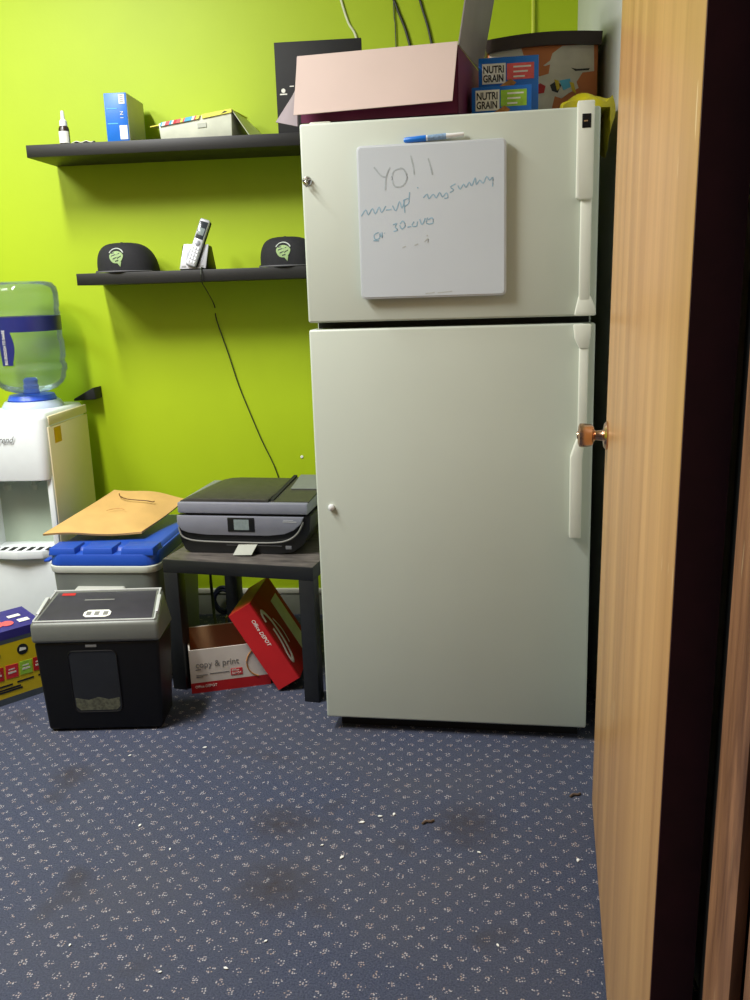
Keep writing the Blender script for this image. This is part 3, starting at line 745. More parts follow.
# cordless phone
PH = thing('phone_charger', 'silver and black charging base of the cordless phone on the lower shelf', 'phone', (-.949, 3.19, Z2), .0)
pb = B(); pb.hull8([(0, 0, 0), (.098, 0, 0), (.108, .10, 0), (.01, .10, 0)], [(.010, .022, .086), (.104, .022, .084), (.108, .055, .080), (.014, .055, .084)], .004); pb.build('base_body', 'black', PH)
Rb = Matrix.Translation((.0, 0, 0)) @ Matrix(((1, .16, .0, 0), (0, .24, 0, 0), (0, .97, 0, 0), (0, 0, 0, 1)))
def base_front(x, z, off=0): # tilted front plate: x across, z up the slope
    return Vector((x + .13 * z, .001 + .25 * z - off, .002 + .97 * z))
fp = B(); fp.prism([base_front(x, z, .003) for x, z in ((0, .002), (.094, .002), (.094, .086), (.004, .090))], (0, .005, 0), .002); fpo = fp.build('base_plate', 'phone_silver', PH)
wl = B(); wl.prism([base_front(.050 + .032 * math.cos(a), .045 + .036 * math.sin(a), .0042) for a in [2 * PI * i / 24 for i in range(24)]], (0, .002, 0)); wl.build('cradle_well', 'silver', PH)
s = B(); s.prism([base_front(x, z, .0042) for x, z in ((.066, .008), (.084, .008), (.084, .014), (.066, .014))], (0, .002, 0)); s.build('base_print', 'grey_print', PH); s = B(); s.prism([base_front(x, z, .0042) for x, z in ((.008, .008), (.022, .008), (.022, .013), (.008, .013))], (0, .002, 0)); s.build('base_print', 'grey_print', PH)
# handset in the cradle
ax = Vector((.31, .26, .90)).normalized(); rx = Vector((1, 0, -.40)); rx = (rx - ax * rx.dot(ax)).normalized(); ny = ax.cross(rx)
HM = Matrix(((rx.x, ny.x, ax.x, 0), (rx.y, ny.y, ax.y, 0), (rx.z, ny.z, ax.z, 0), (0, 0, 0, 1)))
HS = thing('phone_handset', 'silver cordless handset with keypad standing tilted in its charging base', 'phone', mtx=Matrix.Translation((-.921, 3.168, Z2 + .020)) @ HM)
B().box(0, .036, 0, .020, 0, .172, .006, 3).build('handset_shell', 'phone_silver', HS)
B().box(.004, .039, .011, .026, .004, .170, .005).build('handset_back', 'black', HS)
B().box(.004, .032, -.0012, .002, .098, .162, .001).build('screen', 'phone_dark', HS)
B().box(.007, .029, -.0018, .0, .112, .138, .0006).build('screen_glass', 'screen', HS)
B().lathe([(0, 0), (.010, 0), (.010, .002), (.006, .003), (0, .003)], 20, M4=Matrix.Translation((.018, 0, .083)) @ Matrix.Rotation(PI / 2, 4, 'X')).build('navigation_key', 'silver', HS)
kk = B()
for i in range(3):
    for jx in range(5): kk.box(.0045 + i * .0095, .0115 + i * .0095, -.0025, .001, .010 + jx * .0125, .019 + jx * .0125, .001)
kk.build('keypad', 'phone_key', HS)
# phone cord down the wall
c = B(); c.tube([(-.862, 3.30, 1.3555), (-.862, 3.20, 1.3555), (-.862, 3.153, 1.354), (-.862, 3.152, 1.31), (-.868, 3.22, 1.285), (-.886, YW - .008, 1.225), (-.882, YW - .005, 1.171), (-.846, YW - .005, 1.045), (-.814, YW - .005, .925), (-.776, YW - .005, .815), (-.738, YW - .005, .711), (-.683, YW - .005, .572), (-.66, YW - .005, .40)], .0022, 6, 4)
tag(c.build('phone_cable', 'cord_black'), 'thin dark phone cord hanging from the lower shelf down behind the printer', 'cord')
o = B().lathe([(0, .003), (.004, .003), (.006, .001), (.006, 0), (0, 0)], 12, M4=Matrix.Rotation(PI / 2, 4, 'X')).build('wall_anchor', 'white'); o.location = (-.585, YW, .642)
tag(o, 'tiny white screw anchor in the green wall above the printer, beside the refrigerator', 'anchor')
# cords above the refrigerator
def cord(pts, r, mt, label): tag(B().tube(pts, r, 8, 4).build('hanging_cord', mt), label, 'cord', 'cords hanging above the refrigerator')
yw = YW - .006
cord([(-.42, yw, 2.88), (-.395, yw, 2.36), (-.368, yw, 2.239), (-.345, yw, 2.165), (-.320, yw, 2.118), (-.305, yw, 2.0), (-.30, yw, 1.85)], .0040, 'cord_white', 'white cord hanging on the wall above the black panel')
cord([(-.235, yw, 2.88), (-.205, yw, 2.32), (-.180, yw, 2.215), (-.137, yw, 2.095), (-.11, yw, 1.9), (-.10, yw, 1.4)], .0046, 'cord_black', 'dark cord above the pink carton, slanting beside the thin straight one')
cord([(-.190, yw, 2.88), (-.187, yw, 2.23), (-.182, yw, 2.095), (-.18, yw, 1.4)], .0020, 'cord_black', 'thinnest dark cord running straight down the wall above the pink carton')
cord([(-.125, yw, 2.88), (-.105, yw, 2.30), (-.094, yw, 2.215), (-.061, yw, 2.094), (-.03, yw, 1.85), (-.03, yw, 1.4)], .0042, 'cord_black', 'rightmost dark cord above the pink carton, beside its standing grey flap')

# ------------------------------------------------------------------ side table
TB = thing('side_table', 'square black side table carrying the printer', 'table', (-.9331, 2.6922, 0), -.1892)
TW, TD, TH = .511, .485, .4475
B().box(0, TW, 0, TD, TH - .043, TH, .002).build('table_slab', ['table'], TB)
B().box(.002, TW - .002, .002, TD - .002, TH - .001, TH + .0006).build('dusty_surface', 'table_top', TB)
for x, y in ((0, 0), (TW - .05, 0), (0, TD - .05), (TW - .05, TD - .05)):
    B().box(x + .0008, x + .0492, y + .0008, y + .0492, 0, TH - .043, .0015).build('leg', 'table', TB)

# ------------------------------------------------------------------ printer
PR = thing('printer', 'black and silver all-in-one printer on the black side table', 'printer', (-.888, 2.768, TH + .0008), -.10)
def xzp(b, pts, y0, y1, bev=0): return b.prism([(x, y1, z) for x, z in pts], (0, y0 - y1, 0), bev)
pbx = B()
xzp(pbx, [(.030, 0), (.325, 0), (.375, .008), (.412, .034), (.434, .075), (.440, .128), (-.006, .128), (-.006, .072), (.000, .035), (.012, .010)], .0, .335, .003)
pbx.build('body', 'printer_black', PR)
s = B(); xzp(s, [(-.006, .126), (-.006, .098), (.008, .078), (.030, .070), (.090, .064), (.300, .064), (.352, .070), (.385, .084), (.408, .104), (.418, .126)], -.010, .01, .002)
cp_ = s.build('control_panel', 'printer_silver', PR)
B().box(.166, .256, -.0125, -.008, .076, .123, .002).build('screen_bezel', 'printer_black', cp_)
B().box(.188, .238, -.0135, -.011, .083, .117).build('touch_screen', 'screen', cp_)
s = B(); s.box(.350, .395, -.0112, -.0095, .110, .112); s.box(.352, .384, -.0112, -.0095, .1155, .1165); s.build('panel_print', 'silver_light', cp_)
s = B(); s.tube([(-.004, -.004, .088), (.004, -.007, .062), (.024, -.008, .049), (.07, -.008, .042), (.20, -.008, .040), (.31, -.008, .041), (.362, -.007, .050), (.396, -.006, .074), (.415, -.005, .110)], .0028, 8, 5); s.build('curved_trim', 'trim_grey', PR)
s = B(); s.box(.155, .34, -.003, .002, .028, .030); s.build('tray_seam', 'silver', PR)
s = B(); s.slab((.198, -.004, .032), (.262, -.004, .036), (.246, -.028, .004), (.184, -.028, .002), .003, 2); s.build('tray_tab', 'skirting_grey', PR)
s = B(); s.box(.352, .372, -.0022, .001, .018, .030, .0015); s.build('front_mark', 'silver', PR)
s = B(); s.box(.020, .422, .006, .33, .127, .136); s.build('scanner_gap', 'black_matt', PR)
s = B(); s.box(-.002, .432, -.008, .335, .134, .170, .005); s.build('scanner_lid', 'printer_silver', PR)
s = B()
prof = [(.002, .168), (.006, .174), (.030, .183), (.060, .189), (.100, .191), (.285, .190), (.302, .187), (.300, .168)]
s.hull8([(x, .004, min(z, .180) if i not in (0, 7) else z) for i, (x, z) in enumerate(prof)][::-1], [(x * .94 + .018, .315, max(.169, z - .006)) for i, (x, z) in enumerate(prof)][::-1], .002)
s.build('feeder_cover', 'printer_lid', PR)
s = B(); s.slab((.305, .010, .172), (.432, .010, .172), (.432, .30, .190), (.315, .30, .190), .004, 2); s.build('feeder_tray', 'printer_lid', PR)
s = B(); s.slab((.335, .150, .1835), (.430, .150, .1835), (.430, .32, .195), (.325, .32, .195), .0015, 2); s.build('paper_guide', 'silver', PR)
s = B(); s.prism([(.303, .02, .170), (.303, .31, .170), (.303, .31, .196), (.303, .02, .176)], (.012, 0, 0)); s.build('feeder_slot', 'black_matt', PR)

# ------------------------------------------------------------------ boxes under the table
CB = thing('copy_paper_box', 'white and red copy paper box without lid under the black table', 'box', (-.859, 2.654, 0), .318)
w, d, hh, tk = .258, .218, .150, .004
s = B(); s.box(0, w, 0, tk, .036, hh); s.box(0, tk, tk, d, .036, hh); s.box(w - tk, w, tk, d, .036, hh); s.box(tk, w - tk, d - tk, d, .036, hh)
s.build('box_walls', 'white_card', CB)
s = B(); s.box(0, w, 0, tk, 0, .036); s.box(0, tk, tk, d, 0, .036); s.box(w - tk, w, tk, d, 0, .036); s.box(tk, w - tk, d - tk, d, 0, .036); s.box(tk, w - tk, tk, d - tk, 0, .004)
s.build('red_band', 'red_card', CB)
s = B(); s.box(tk, tk + .001, tk, d - tk, .004, hh - .002); s.box(tk, w - tk, d - tk - .001, d - tk, .004, hh - .002); s.box(w - tk - .001, w - tk, tk, d - tk, .004, hh - .002); s.box(tk, w - tk, tk, tk + .001, .004, hh - .002)
s.build('inner_lining', 'brown_inside', CB)
text('printed_text', 'copy & print', .030, 'grey_print', CB, front(.018, -.0006, .088), sx=.92)
s = B()
for i, (x0, x1, z) in enumerate(((.018, .034, .080), (.018, .055, .060), (.018, .040, .054), (.062, .125, .062))): s.box(x0, x1, -.0008, .001, z, z + .003)
s.build('small_print', 'grey_print', CB)
rl = B().box(.130, .168, -.001, .001, .048, .072).build('red_logo', 'red_print', CB)
text('logo_text', 'Office', .010, 'white_print', rl, front(.133, -.0014, .063)); text('logo_text', 'DEPOT', .010, 'white_print', rl, front(.133, -.0014, .052))
s = B(); s.tube([(.235 + .052 * math.cos(a), -.001, .085 + .052 * math.sin(a)) for a in [PI * (.62 + .78 * i / 16) for i in range(17)] if .235 + .052 * math.cos(a) < w - .004], .0022, 6); s.build('ring_print', 'oat', CB)
text('band_text', 'Office DEPOT', .012, 'white_print', CB, front(.012, -.0006, .018))
# its red lid, propped on edge over the box corner
lx = Vector((.518, 0, -.855)).normalized(); wz = Vector((.855, 0, .518)).normalized(); 
dy = Vector((0, .985, -.12)); dy = dy.normalized()
# origin: upper left corner of the front panel
LM = Matrix(((lx.x, dy.x, wz.x, 0), (lx.y, dy.y, wz.y, 0), (lx.z, dy.z, wz.z, 0), (0, 0, 0, 1)))
LD = thing('paper_box_lid', 'red lid of the copy paper box leaning on edge across the box corner', 'lid', mtx=Matrix.Translation((-.7275, 2.685, .2565)) @ LM)
ll_, ld_, lh_ = .293, .34, .083
s = B(); s.box(0, ll_, 0, .004, 0, lh_); s.box(0, .004, .004, ld_, 0, lh_); s.box(ll_ - .004, ll_, .004, ld_, 0, lh_); s.box(.004, ll_ - .004, ld_ - .004, ld_, 0, lh_)
s.build('lid_sides', 'red_card', LD)
s = B().box(0, ll_, 0, ld_, lh_ - .003, lh_ + .001); s.build('lid_top', 'red_card_dark', LD)
TM = Matrix(((1, 0, 0, 0), (0, 0, -1, 0), (0, 1, 0, 0), (0, 0, 0, 1)))
text('side_text', 'Office DEPOT', .017, 'white_print', LD, Matrix.Translation((.050, -.0006, .054)) @ TM, shear=.25)
# white swoosh (paper clip outline) on the large face
s = B()
sw = [(.085, .030), (.060, .035), (.055, .060), (.10, .085), (.17, .085), (.225, .065), (.24, .035), (.215, .030), (.17, .050), (.12, .055)]
s.tube([(x, y, 0) for x, y in sw], .0085, 8, 5, M4=Matrix.Translation((0, 0, lh_ + .0012)) @ Matrix.Diagonal((1, 1, .12, 1)))
s.tube([(.10, .110, 0), (.15, .130, 0), (.20, .120, 0)], .004, 8, 5, M4=Matrix.Translation((0, 0, lh_ + .0012)) @ Matrix.Diagonal((1, 1, .15, 1)))
s.build('printed_swoosh', 'white_card', LD)
s = B(); s.box(.06, .27, .20, .30, lh_ + .0002, lh_ + .0016); s.build('pale_panel', 'torn_card', LD)
# cables and plugs behind the box
c = B()
c.tube([(-.955, 3.30, .52), (-.955, 3.30, .30), (-.95, 3.29, .10), (-.92, 3.22, .012), (-.86, 3.20, .012)], .006, 8, 5)
tag(c.build('power_cable', 'cord_black'), 'black power cord dropping down the wall behind the black table', 'cord')
c = B(); c.tube([(-.925 + .035 * math.cos(a), 3.355 - .006 * i / 24, .085 + .045 * math.sin(a) - .001 * i) for i, a in enumerate([2 * PI * k / 12 + .5 for k in range(25)])], .007, 8, 3)
tag(c.build('coiled_cord', 'plug_blue'), 'dark blue coiled cord by the skirting behind the copy paper box', 'cord')
o = B().box(-.014, .014, -.012, .012, 0, .05, .004).build('power_plug', 'plug_tan'); o.location = (-.875, 3.24, 0.0)
tag(o, 'small tan power plug standing on the carpet behind the copy paper box', 'plug')

# ------------------------------------------------------------------ cool box with envelope
IC = thing('ice_chest', 'grey ice chest with blue lid between the water cooler and the black table', 'cool box', (-1.322, 2.700, 0), -.02)
cw, cd, chh = .368, .50, .425
def rr2(x0, x1, y0, y1, r, z, n=5):
    p = []
    for cx, cy, a in ((x1 - r, y0 + r, -PI / 2), (x1 - r, y1 - r, 0), (x0 + r, y1 - r, PI / 2), (x0 + r, y0 + r, PI)):
        for k in range(n + 1):
            t = a + PI / 2 * k / n; p.append((cx + r * math.cos(t), cy + r * math.sin(t), z))
    return p
s = B(); s.hull8(rr2(.018, cw - .022, .018, cd - .02, .04, 0), rr2(.004, cw - .006, .004, cd - .004, .045, .401)); s.build('chest_body', 'ice_grey', IC)
s = B(); s.hull8(rr2(0, cw, 0, cd, .045, .400), rr2(-.003, cw + .003, -.003, cd + .003, .045, .424), .003); s.build('white_rim', 'ice_rim', IC)
s = B(); s.hull8(rr2(0, cw, 0, cd, .045, .425), rr2(.005, cw - .005, .005, cd - .005, .045, .462), .003); s.hull8(rr2(.008, cw - .008, .045, cd - .006, .045, .460), rr2(.020, cw - .020, .060, cd - .02, .04, .474), .003)
for x0, x1 in ((.008, .098), (.122, .224), (.250, cw - .008)): s.hull8([(x0, .006, .458), (x1, .006, .458), (x1, .09, .458), (x0, .09, .458)], [(x0 + .003, .011, .482), (x1 - .003, .011, .482), (x1 - .002, .09, .482), (x0 + .002, .09, .482)], .002)
s.build('chest_lid', 'ice_blue', IC)
s = B(); s.hull8([(.10, .004, .29), (.25, .004, .29), (.25, .03, .29), (.10, .03, .29)], [(.092, -.022, .352), (.258, -.022, .352), (.258, .02, .356), (.092, .02, .356)], .008, 3); s.build('side_handle', 'ice_grip', IC)
s = B(); s.box(-.018, .002, .02, .06, .432, .440, .003); s.build('lid_latch', 'ice_blue', IC)
# envelope
EL, EF, ER, EB = Vector((-1.366, 2.790, .508)), Vector((-1.042, 2.830, .506)), Vector((-.972, 3.115, .551)), Vector((-1.232, 3.110, .588))
def env(u, v):
    p = (EL * (1 - u) + EF * u) * (1 - v) + (EB * (1 - u) + ER * u) * v
    p = p.copy()
    p.z += .010 * math.sin(PI * u) * math.sin(PI * v) + .004 * math.sin(7 * u + 4 * v) - .006 * u * (1 - v) - .016 * math.sin(PI * v) * max(0, u - .7) / .3
    p.x += .020 * math.sin(PI * v) * (u - .5) * -1.2 + .0
    p.y += .018 * math.sin(PI * u) * v
    return p
EN = thing('padded_envelope', 'tan kraft envelope lying on the blue lid of the ice chest', 'envelope')
B().sheet(lambda u, v: env(v, u) * 1.0, 22, 22, -.007).build('envelope_body', 'kraft', EN, 50)
s = B(); s.tube([env(u, v) + Vector((0, 0, .0105)) for u, v in ((.18, .85), (.26, .77), (.40, .70), (.55, .665), (.70, .66), (.775, .68), (.775, .705))], .0018, 6, 4); s.build('pen_stroke', 'pen', EN)
s = B(); s.tube([env(u, v) + Vector((0, 0, .0100)) for u, v in ((.36, .42), (.42, .46), (.52, .46), (.58, .43))], .0009, 6, 4); s.build('faint_writing', 'oat', EN)

# ------------------------------------------------------------------ water cooler and bottle
WC = thing('water_cooler', 'white freestanding water cooler with cream side by the green wall', 'water cooler', (-1.668, 2.95, 0), .0)
w, d, hh = .272, .375, .885
s = B(); s.box(0, w, 0, d, 0, .375, .018, 3); s.box(.0, w, .11, d, .37, .67, .004); s.box(0, .030, .0, d, .37, .67, .006); s.box(w - .022, w, .020, d, .37, .67, .006)
s.build('cabinet', 'cooler_white', WC)
s = B(); s.hull8(rr2(0, w, -.004, d, .035, .655), rr2(0, w, .004, d, .035, .870), .006); s.hull8(rr2(0, w, .004, d, .035, .868), rr2(.012, w - .010, .016, d - .004, .035, .885), .004); s.build('front_housing', 'cooler_white', WC)
s = B(); s.box(.030, w - .022, .105, .112, .40, .66); s.build('recess_panel', 'cooler_recess', WC)
s = B(); s.prism([(.004, .11, .0), (.004, .02, 0), (.05, -.018, 0), (w / 2, -.030, 0), (w - .05, -.018, 0), (w - .004, .02, 0), (w - .004, .11, 0)], (0, 0, .030), .004, M4=Matrix.Translation((0, 0, .378))); tr = s.build('drip_tray', 'cooler_white', WC)
s = B()
for i in range(7): s.box(.030 + i * .033, .048 + i * .033, -.004 - .012 * math.sin(PI * (i + .5) / 7), .03, .4075, .4092, .0008)
s.build('tray_slots', 'black_matt', tr)
for x in (.085, .185):
    s = B(); s.lathe([(0, 0), (.012, 0), (.014, .018), (.009, .022), (.008, .045), (0, .045)], 16, c=(x, .06, .612)); s.box(x - .010, x + .010, .06, .108, .63, .648, .004); s.build('tap', 'cooler_recess', WC)
s = B(); s.box(w - .002, w + .0035, .030, d - .004, .02, .838, .002); s.box(w - .006, w + .0035, .040, d - .004, .842, .874, .003); s.build('side_panel', 'cream_side', WC)
s = B(); s.box(w + .003, w + .0048, .070, .125, .775, .830); s.build('amber_label', 'orange_label', WC)
text('maker_script', 'Trend', .034, 'grey_print', WC, front(.090, -.0045, .790), shear=.45, sx=.80)
s = B(); cxx, cyy = .130, .24
s.lathe([(.040, -.004), (.108, -.004), (.108, .006), (.098, .022), (.090, .026), (.086, .024), (.082, .012), (.06, .006), (.040, .006)], 40, c=(cxx, cyy, hh)); s.build('bottle_collar', 'collar', WC)
# bracket on the wall behind the cooler
o = B().hull8([(-1.445, 3.335, .885), (-1.357, 3.335, .890), (-1.357, 3.398, .890), (-1.445, 3.398, .885)], [(-1.445, 3.335, .893), (-1.364, 3.335, .935), (-1.357, 3.398, .935), (-1.445, 3.398, .893)], .002).build('wall_bracket', 'black_matt')
tag(o, 'small black wedge-shaped bracket on the green wall behind the water cooler', 'bracket')
BT = thing('water_bottle', 'clear upturned water bottle with navy label seated on the water cooler', 'bottle', (-1.668 + cxx, 2.95 + cyy, hh))
R0 = .1335
prof = [(.030, .052), (.060, .056), (.092, .066), (.116, .086), (.126, .106), (.126, .116), (.129, .124), (R0, .132), (R0, .150), (.129, .156), (.128, .170), (R0 - .001, .178), (R0 - .001, .236), (.129, .244), (.1275, .256), (.1285, .264), (.1285, .336),
        (.126, .344), (.1255, .352), (.129, .360), (.129, .405), (.125, .425), (.112, .441), (.085, .447), (.05, .444), (0, .440)]
s = B(); s.lathe(prof, 56); s.build('bottle_shell', 'bottle', BT, 60)
s = B(); s.lathe([(.1292, .274), (.1292, .326)], 56); s.build('label_band', 'navy_label', BT)
ca = -1.64
def strip(u, v):
    hw = .019 + .010 * math.sin(PI * min(1, (1 - v) * 1.1)) * (1 if u > .5 else .3)
    z = .160 + .115 * v; a = ca + (u - .5) * 2 * hw / .13
    rr = .1352
    return (rr * math.cos(a), rr * math.sin(a), z)
s = B(); s.sheet(strip, 8, 10, -.001); s.build('label_strip', 'navy_label', BT)
for k, chs in enumerate(['BIG ENOUGH TO SHARE']):
    tm = Matrix.Translation((.1375 * math.cos(ca), .1375 * math.sin(ca), .163)) @ Matrix.Rotation(ca + PI / 2, 4, 'Z') @ Matrix.Rotation(PI / 2, 4, 'X') @ Matrix.Rotation(PI / 2, 4, 'Z') @ Matrix.Translation((0, -.002, 0))
    text('label_text', chs, .0155, 'white_print', BT, tm, sx=.70)
s = B(); s.lathe([(0, .020), (.080, .020), (.086, .030), (.078, .046), (.030, .050)], 32); s.lathe([(.027, .046), (.029, .060), (.025, .064), (.028, .078), (.024, .082), (.026, .098), (.018, .106), (0, .106)], 24); s.build('bottle_cap', 'cap_blue', BT)
s = B(); s.lathe([(.030, .052), (.030, .0), (.026, -.01), (0, -.01)], 20); s.build('bottle_neck', 'bottle', BT)

# ------------------------------------------------------------------ paper shredder
SH = thing('paper_shredder', 'black and silver paper shredder standing on the carpet before the ice chest', 'shredder', (-1.228, 2.374, 0), .075)
s = B(); s.hull8([(.008, .012, .006), (.350, .012, .006), (.350, .150, .006), (.008, .150, .006)], [(-.002, -.002, .292), (.366, -.002, .292), (.366, .160, .292), (-.002, .160, .292)], .010, 3)
for x in (.03, .31): s.box(x, x + .025, .025, .13, 0, .012)
s.build('bin', 'black', SH)
s = B(); s.hull8([(-.006, -.008, .290), (.371, -.008, .290), (.371, .164, .290), (-.006, .164, .290)], [(-.008, -.006, .352), (.369, -.006, .352), (.348, .164, .398), (.016, .164, .398)], .012, 3); hd = s.build('cutter_head', 'shred_silver', SH)
def topq(x, v):  # along the sloping top: v 0 front .. 1 back
    y = -.006 + v * .170; z = .352 + v * .046; return Vector((x, y, z))
nrm = Vector((0, -.26, .965)).normalized()
s = B(); a = [topq(.012, .10), topq(.348, .10), topq(.333, .90), topq(.033, .90)]; s.prism([p - nrm * .002 for p in a], nrm * .0035, .001); s.build('top_panel', 'panel_dark', SH)
s = B()
s.tube([topq(.002, .06) + nrm * .001, topq(.358, .06) + nrm * .001], .003, 8); s.tube([topq(.016, .955) + nrm * .001, topq(.346, .955) + nrm * .001], .003, 8); s.tube([topq(.002, .06) + nrm * .001, topq(.022, .955) + nrm * .001], .003, 8); s.tube([topq(.358, .06) + nrm * .001, topq(.342, .955) + nrm * .001], .003, 8)
s.build('top_rim', 'silver_light', SH)
s = B(); q = [(.142, .20), (.152, .15), (.210, .15), (.222, .20), (.222, .29), (.212, .35), (.152, .35), (.142, .29)]; s.prism([topq(x, v) + nrm * .0012 for x, v in q], nrm * .0012); ic = s.build('icon_strip', 'white_print', SH)
s = B()
for x0 in (.150, .174, .200): s.prism([topq(x, v) + nrm * .0026 for x, v in ((x0, .20), (x0 + .014, .20), (x0 + .014, .30), (x0, .30))], nrm * .0006)
s.build('icon_print', 'grey_print', ic)
s = B(); s.prism([topq(x, v) + nrm * .0012 for x, v in ((.048, .80), (.088, .80), (.088, .87), (.048, .87))], nrm * .0010); s.build('red_print', 'red_card', SH)
s = B(); s.prism([topq(x, v) + nrm * .0012 for x, v in ((.125, .64), (.215, .64), (.215, .67), (.125, .67))], nrm * .0008); s.build('feed_line', 'grey_print', SH)
for x, sg in ((.352, 1), (.010, -1)):
    s = B(); s.prism([topq(x, .25) - nrm * .01, topq(x + sg * .010, .25) - nrm * .01, topq(x + sg * .004, .70) - nrm * .005, topq(x - sg * .008, .70) - nrm * .005], nrm * .016, .002); s.build('side_grip', 'silver_light', SH)
FW = lambda x, z: Vector((x, .012 - .014 * (z - .006) / .286 - .0008, z))
s = B(); q = [(p[0], p[2]) for p in rrect(.097, .236, .068, .262, .016, 0)]; s.prism([FW(x, z) + Vector((0, -.0012, 0)) for x, z in q], (0, .004, 0)); wd = s.build('bin_window', 'window', SH)
s = B(); q = [(.113, .072), (.220, .072), (.232, .084), (.232, .112), (.20, .106), (.17, .114), (.14, .105), (.101, .112), (.101, .084)]; s.prism([FW(x, z) + Vector((0, -.0018, 0)) for x, z in q], (0, .003, 0)); s.build('paper_shreds', 'shreds', wd)
s = B(); fr = [FW(p[0], p[2]) + Vector((0, -.0010, 0)) for p in rrect(.095, .238, .066, .264, .017, 0)]; s.tube(fr + [fr[0]], .0022, 6); s.build('window_frame', 'black', wd)
s = B(); s.prism([FW(x, z) + Vector((0, -.001, 0)) for x, z in ((.150, .276), (.182, .276), (.182, .283), (.150, .283))], (0, .003, 0)); s.build('maker_mark', 'grey_print', SH)

# ------------------------------------------------------------------ snack carton at the left edge
t_ = Vector((-.663, -.749, 0)); ang = math.atan2(.749, .663)
SB = thing('fruit_snack_box', 'yellow and purple fruit snack carton half behind the paper shredder', 'box', (-1.347 - .663 * .42, 2.676 - .749 * .42, 0), ang)
w, d, hh = .42, .16, .245     # local x runs from the hidden left end to the right end
s = B(); s.box(0, w, 0, .003, .022, hh - .042); s.build('front_panel', 'yellow_card', SB)
s = B(); s.box(0, w, -.0004, .0036, 0, .022); s.box(0, .003, 0, d, 0, hh - .001); s.box(w - .003, w, 0, d, 0, hh - .001); s.box(0, w, d - .003, d, 0, hh - .001); s.box(.003, w - .003, .003, d - .003, 0, .003); s.build('base_band', 'slate_card', SB)
s = B(); s.box(0, w, -.0002, .003, hh - .042, hh - .028); s.build('dark_band', 'slate_card', SB)
s = B(); s.box(0, w, -.0004, .003, hh - .028, hh); s.slab((0, .001, hh), (w, .001, hh), (w, d, hh + .012), (0, d, hh + .012), .003); s.build('printed_top', 'purple_card', SB)
s = B()
for x0, y0, r in ((.25, .045, .022), (.29, .060, .026), (.325, .050, .020)):
    s.lathe([(0, .0012), (r, .0010), (r, 0)], 20, M4=Matrix.Translation((x0, y0, hh + .0012 + .075 * y0)) @ Matrix.Rotation(.075, 4, 'X'))
s.build('fruit_picture', 'salmon_print', SB)
s = B()
for x0, x1, y0, y1 in ((.17, .30, .105, .120), (.345, .385, .085, .105), (.36, .395, .035, .06)): s.slab((x0, y0, hh + .0012 + .075 * y0), (x1, y0, hh + .0012 + .075 * y0), (x1, y1, hh + .0012 + .075 * y1), (x0, y1, hh + .0012 + .075 * y1), -.001)
s.build('top_lettering', 'white_print', SB)
s = B()
for x0 in (.255, .345):
    s.lathe([(0, .0009), (.018, .0009), (.018, 0), (0, 0)], 24, M4=Matrix.Translation((x0, 0, .170)) @ Matrix.Rotation(PI / 2, 4, 'X'))
s.build('round_icon', 'black_print', SB)
s = B()
for x0 in (.255, .345): s.prism([(x0 - .011, -.0014, .166), (x0 + .011, -.0014, .166), (x0 + .011, -.0014, .173), (x0 - .008, -.0014, .178)], (0, .001, 0))
s.build('icon_print', 'white_print', SB)
for i, (x0, c) in enumerate(((.19, 'red_card'), (.235, 'red_card'), (.282, 'red_print'), (.328, 'lime_print'), (.372, 'red_card'))):
    s = B(); s.prism([(x0, -.0012, .085), (x0 + .040, -.0012, .083), (x0 + .042, -.0012, .128), (x0 + .002, -.0012, .130)], (0, .002, 0)); pk = s.build('packet_picture', c, SB)
    s = B(); s.box(x0 + .008, x0 + .034, -.0018, 0, .100, .106); s.box(x0 + .010, x0 + .030, -.0018, 0, .112, .116); s.build('packet_print', 'torn_card', pk)
s = B()
for x0, x1, z in ((.20, .30, .060), (.315, .37, .062), (.255, .33, .040), (.245, .325, .048), (.385, .405, .063)): s.box(x0, x1, -.0009, .001, z, z + .006)
s.build('small_print', 'black_print', SB)
s = B(); s.slab((.20, d - .02, hh + .010), (.34, d - .02, hh + .010), (.33, d + .02, hh + .055), (.20, d + .03, hh + .050), .003, 2); s.build('carton_flap', 'brown_card', SB)

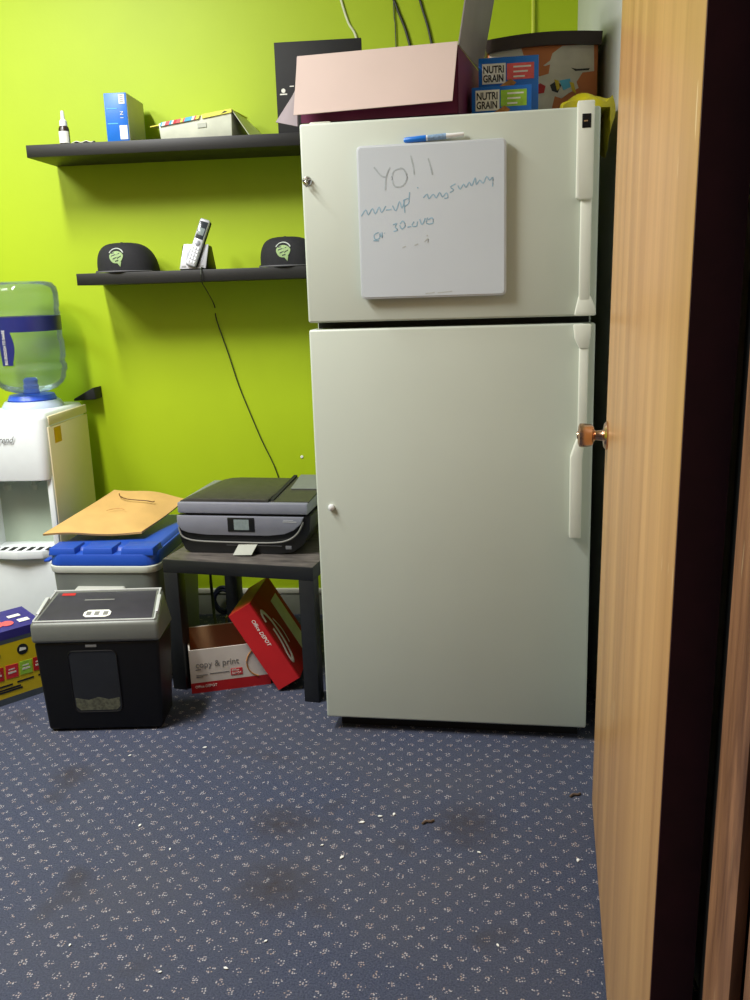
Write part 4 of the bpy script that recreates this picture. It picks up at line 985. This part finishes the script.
# ------------------------------------------------------------------ scraps on the carpet
scraps = [(-.925, 2.253), (-.721, 2.304), (-.78, 1.917), (-.675, 1.824), (-.782, 1.502), (-.575, 1.438), (-.45, 1.454), (-.387, 1.531), (-.191, 1.976), (-.157, 1.986), (-.233, 1.949), (-.266, 1.809), (-.318, 1.853), (.048, 1.839), (.076, 1.54), (.269, 1.818)]
for i, (x, y) in enumerate(scraps):
    k = random.uniform(.6, 1.2); b = B(); a = random.uniform(0, PI)
    pts = [(k * r * math.cos(t), k * r * .55 * math.sin(t), .0015) for t, r in ((.2, .006), (1.3, .007), (2.4, .005), (3.6, .0075), (5.0, .006))]
    b.prism(pts, (0, 0, .0016))
    o = b.build('paper_scrap', 'debris'); o.location = (x, y, 0); o.rotation_euler = (0, 0, a)
    tag(o, 'tiny white paper scrap lying on the navy carpet', 'scrap', 'white paper scraps on the carpet')
for x, y in ((-.072, 1.954), (.298, 2.085)):
    b = B(); b.tube([(-.016, 0, .003), (-.004, .003, .005), (.006, -.002, .004), (.016, .001, .003)], .003, 6, 3)
    o = b.build('brown_scrap', 'debris_brown'); o.location = (x, y, 0); o.rotation_euler = (0, 0, .5)
    tag(o, 'small curled brown scrap on the carpet ' + ('near the foot of the wooden door' if x > 0 else 'in front of the refrigerator'), 'scrap', 'brown scraps on the carpet')

# ------------------------------------------------------------------ light
def area(name, loc, sx, sy, power, col=(1, 1, 1)):
    l = bpy.data.lights.new(name, 'AREA'); l.shape = 'RECTANGLE'; l.size = sx; l.size_y = sy; l.energy = power; l.color = col
    o = bpy.data.objects.new(name, l); COL.objects.link(o); o.location = loc; return o
area('ceiling_or_fill_lamp', (-1.50, 1.76, ZC - .04), .16, 1.1, 66)
area('ceiling_or_fill_lamp', (-2.50, 1.30, ZC - .04), .9, .9, 62)  # unseen fill lamp, added to even out wall and refrigerator brightness
w = bpy.data.worlds.new('world'); SC.world = w; w.use_nodes = True
w.node_tree.nodes['Background'].inputs['Color'].default_value = (.5, .5, .55, 1); w.node_tree.nodes['Background'].inputs['Strength'].default_value = .12
vs = SC.view_settings; vs.view_transform = 'Standard'; vs.look = 'None'; vs.gamma = 1; vs.exposure = 0.26; vs.use_curve_mapping = False
